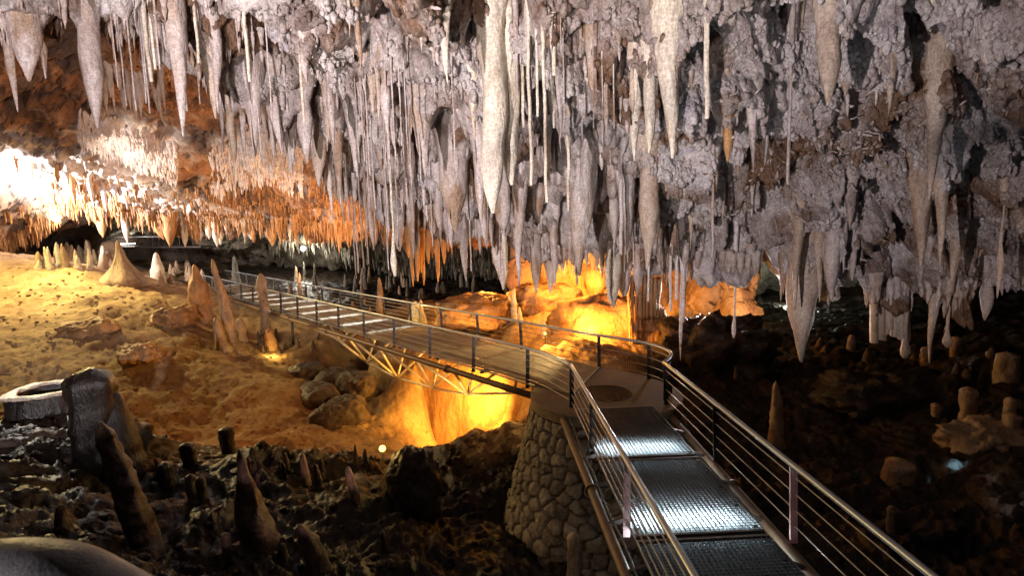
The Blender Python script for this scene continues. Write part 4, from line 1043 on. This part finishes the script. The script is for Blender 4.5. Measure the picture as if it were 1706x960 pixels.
# distant walkway at far left
e = empty('walkway', P(200, 410, 46)); tag(e, 'distant walkway with glowing white treads behind the stalagmites at far left', 'walkway')
w0 = P(75, 412, 46); w1 = P(345, 418, 46); w0[2] += 0; w1[2] = w0[2] - .3
mb = MB(); mb.box(w0, w1, 1.8, .12); mb.build('deck', M['post'], e)
for k, (px) in enumerate((110, 138, 163, 188, 213)):
    q = P(px, 411, 45.6); mb = MB(); mb.box((q[0] - .45, q[1], w0[2] + .10), (q[0] + .45, q[1], w0[2] + .10), .5, .05); mb.build('lit_tread', M['e_white'], e)
for dy in (-.9, .9):
    mb = MB(); mb.tube([w0 + np.array([0, dy, .8]), w1 + np.array([0, dy, .8])], .03, 8); mb.build('handrail', M['rail'], e, True)
    for t in np.linspace(0, 1, 9):
        q = w0 + (w1 - w0) * t + np.array([0, dy, 0]); mb = MB(); mb.box(q, q + np.array([0, 0, .8]), .04, .04, up=(0, 1, 0)); mb.build('post', M['post'], e)
unoff(e)
# photographer's deck: unseen floor under the camera, cutting off lamp light, and its thick black rail
vd = empty('viewing_deck', (0, 0, 2.4)); tag(vd, 'high viewing deck with a thick black rail at the lower left corner', 'viewing deck')
mb = MB(); mb.box((-5, -1.2, 2.36), (.9, -1.2, 2.36), 4.0, .08); mb.build('floor_plate', M['post'], vd)
a0 = P(-420, 1260, 1.0); b0 = P(100, 968, .86); c0 = P(200, 1120, .55)
mb = MB(); mb.tube(arc([P(-700, 1050, 1.2), P(-200, 985, 1.0), P(40, 966, .86), P(170, 1010, .80), P(300, 1120, .72), P(400, 1300, .66)], 10), .062, 24); mb.build('rail', M['black_rail'], vd, True)
q = P(-200, 985, 1.0); mb = MB(); mb.tube([q, (q[0], q[1], 2.4)], .03, 12); mb.build('rail_post', M['black_rail'], vd, True)
unoff(vd)

# ------------------------------------------------------------------ lamps
def lamp(px, py, d, mat, label, r_=.09, aim=(0, -1, .2), loc=None):
    p = Vector(P(px, py, d)) if loc is None else Vector(loc)
    e = empty('spotlight', p); tag(e, label, 'lamp')
    dirn = np.array(aim, float); dirn /= np.linalg.norm(dirn)
    mb = MB(); mb.tube([-dirn * .22, -dirn * .02], [r_ * .7, r_ * 1.1], 12); mb.build('housing', M['housing'], e, True)
    mb = MB(); mb.tube([-dirn * .018, dirn * .0], [r_, r_ * .9], 12); mb.build('lens', M[mat], e, True)
    mb = MB(); mb.box((0, 0, -.35), (0, 0, -.08), .03, .03, up=(0, 1, 0)); mb.build('stand', M['housing'], e)
    return e
camdir = lambda px, py: tuple(-np.array(ray(px, py)))
lamp(637, 748, 12.6, 'e_yel', 'small yellow spotlight facing the camera below the glowing flowstone', .08, camdir(637, 748))
lamp(505, 414, 47, 'e_white', 'distant white floodlight under the back vault', .2, camdir(505, 414))
lamp(93, 361, 36, 'e_warm', 'distant warm lamp under the far left arch', .30, camdir(93, 361))
lamp(908, 556, 18.6, 'e_yel', 'small lamp lying on the orange terrace behind the rail', .05, camdir(908, 556))

WARM = (1.0, .36, .05); YEL = (1.0, .62, .20); WHT = (1.0, .93, .90)
# added lamps above the deck floor, for flash light on the near roof
area('roof_flash', (-4.6, -1.0, 2.62), .22, 2500, (1.0, .88, .89), (-.25, 1, .22))
spot('roof_flash_top', (-2.6, -1.0, 2.62), (-2.2, 11.5, 6.8), 2600, (1.0, .88, .82), 72, .8, .08)
spot('roof_cool_fill', (.5, -.9, 2.62), (6, 11, 4.6), 150, (.66, .78, 1.0), 90, .9, .1)  # added cool fill for the right part of the roof
# pink slits of flash on posts and foreground stalagmites
for (tx, ty, td, e_, an) in ((1045, 850, 6.9, 120, 5), (1322, 850, 6.9, 160, 5), (418, 790, 11.5, 900, 2.2), (455, 885, 10.8, 700, 2.2), (592, 800, 12.5, 900, 2.0), (512, 880, 10, 600, 1.8), (508, 778, 12.8, 700, 1.6), (380, 905, 9.8, 400, 1.2)):
    spot('flash_slit', (-.4, .3, 4.3), P(tx, ty, td), e_ * (1.2 if e_ < 200 else 2.4), (1.0, .62, .62), an * 1.25, 1.0 if e_ > 200 else .25, .01)
# warm lamps
spot('pit_lamp', P(838, 690, 19.3), P(740, 660, 22), 2600, (1, .44, .06), 110, .5, .1)
spot('truss_front_fill', P(770, 712, 15.7), P(705, 640, 19), 420, (1, .62, .20), 100, .7, .05)  # added spot that brightens the struts from the front
point('truss_fill', P(770, 700, 17.8), 90, (1, .40, .06), .1)  # extra light added close to the truss
point('terrace_lamp', P(905, 556, 19.6), 380, (1, .40, .06), .1)
spot('block_lamp', P(975, 540, 19.9), P(1020, 530, 22), 1700, (1, .38, .05), 120, .7, .1)
spot('block_top_lamp', P(960, 440, 23), P(930, 520, 24), 1300, (1, .42, .06), 120, .7, .1)
point('niche_lamp', P(985, 470, 27.8), 1500, (1, .45, .07), .2)
point('niche_lamp_low', P(810, 480, 26), 700, (1, .38, .06), .2)
spot('niche_white', P(1160, 500, 24), P(1160, 440, 22), 2200, (1, .86, .84), 130, .8, .1)
point('yellow_stalagmite_lamp', P(684, 545, 23.8), 160, (1, .66, .15), .05)
spot('deck_fill', P(945, 468, 19.5), B(2.6, 1.2, 0), 1500, (1, .66, .25), 55, .5, .04)  # added spot in mid-air, turns the bridge deck yellow
# left vault and mound
spot('vault_lamp', P(-60, 352, 29.5), P(120, 288, 33), 15000, (1, .88, .86), 130, .7, .3)
spot('vault_lamp_ledge', P(150, 330, 25.5), P(330, 250, 30), 1200, (1, .84, .68), 120, .8, .2)
spot('mound_lamp', (-24.5, 29.5, 6.2), (-17, 24, 0), 8000, (1, .74, .28), 85, .8, .2)
spot('mound_top_fill', P(-70, 372, 26) + np.array([0, 0, .8]), P(60, 470, 28), 1700, (1, .80, .26), 110, .9, .2)  # added spot, brightens the upper left of the mound
point('mound_low', P(390, 640, 17.0) + np.array([0, 0, 1.6]), 150, (1, .40, .10), .3)
spot('vault_orange', P(560, 470, 30), P(480, 330, 33), 2300, (1, .55, .22), 120, .8, .3)
spot('vault_brown', P(300, 330, 22), P(260, 120, 22), 420, (1, .52, .24), 120, .8, .3)
point('crest_lamp', P(452, 588, 24.5), 45, (1, .62, .15), .05)
point('eye_lamp', P(637, 745, 12.3), 14, (1, .62, .15), .05)
point('fore_lamp', P(546, 768, 13.0), 12, (1, .62, .12), .03)
point('back_flood', P(505, 418, 46), 900, (1, .95, .8), .3)
point('left_arch_lamp', P(93, 366, 35.5), 500, (1, .8, .6), .2)
spot('right_glow', P(1290, 515, 24), P(1240, 470, 27), 900, (1, .62, .35), 130, .8, .2)
point('right_back_lamp', P(1320, 500, 36), 900, (.95, 1, .9), .2)
point('under_deck_lamp', (2.2, 11.25, -.2), 14, (1, .7, .25), .05)
lamp(0, 0, 0, 'e_yel', 'small yellow lamp glowing under the grating beside the round platform', .10, (0, -.3, 1), loc=(2.2, 11.3, -.12))
spot('basin_rim_fill', (-16.5, 18.5, 4.5), P(80, 650, 13.9), 2600, (1, .93, .80), 22, .5, .1)  # added spot to whiten the basin rim
spot('straw_fill', P(1300, 560, 16.5), P(1228, 510, 14.5), 160, (1, .97, .95), 50, .6, .05)  # added spot to brighten the lone white straw
spot('straw_fill', P(1450, 560, 15), P(1404, 520, 13.6), 120, (1, .97, .95), 40, .6, .05)  # added spot to brighten the twig like straw
spot('pool_stand_in', P(1640, 700, 12.2), P(1555, 835, 12.3), 230, (.45, .80, 1), 22, .9, .05)  # bluish spot added on bare rock in place of lit water
spot('fore_white', (-9, 15.5, 3.5), P(180, 850, 9.5), 110, (.85, .95, 1), 60, .8, .1)
spot('right_slope', (9.5, 9, 4.2), P(1640, 700, 13.5), 90, (1, .66, .45), 100, .9, .3)
spot('pier_fill', (-1.2, 9.0, -1.4), (1.5, 11.5, -1.5), 26, (1, .74, .48), 90, .9, .2)  # added warm fill to lighten the pier stones
point('platform_glow', (1.6, 15.6, 1.6), 26, (1, .6, .25), .1)

# ------------------------------------------------------------------ world, camera, settings
w = bpy.data.worlds.new('World'); sc.world = w; w.use_nodes = True
bg = w.node_tree.nodes['Background']; bg.inputs[0].default_value = (.5, .5, .6, 1); bg.inputs[1].default_value = .0015
cam = bpy.data.cameras.new('camera'); co = bpy.data.objects.new('camera', cam); col.objects.link(co)
cam.sensor_width = 36; cam.lens = FP / 1706 * 36; cam.clip_start = .05; cam.clip_end = 300
m3 = Matrix((( _R[0], _U[0], -_F[0]), (_R[1], _U[1], -_F[1]), (_R[2], _U[2], -_F[2])))
co.matrix_world = Matrix.Translation(Vector(CAM)) @ m3.to_4x4()
cam.dof.use_dof = True; cam.dof.focus_distance = 14; cam.dof.aperture_fstop = 5.6
sc.camera = co
sc.render.engine = 'CYCLES'
sc.cycles.use_denoising = True
sc.cycles.max_bounces = 5; sc.cycles.diffuse_bounces = 3; sc.cycles.glossy_bounces = 3
sc.cycles.use_adaptive_sampling = True; sc.cycles.adaptive_threshold = .02
sc.cycles.sample_clamp_indirect = 4
sc.view_settings.view_transform = 'Standard'; sc.view_settings.look = 'None'
sc.view_settings.exposure = 0; sc.view_settings.gamma = 1
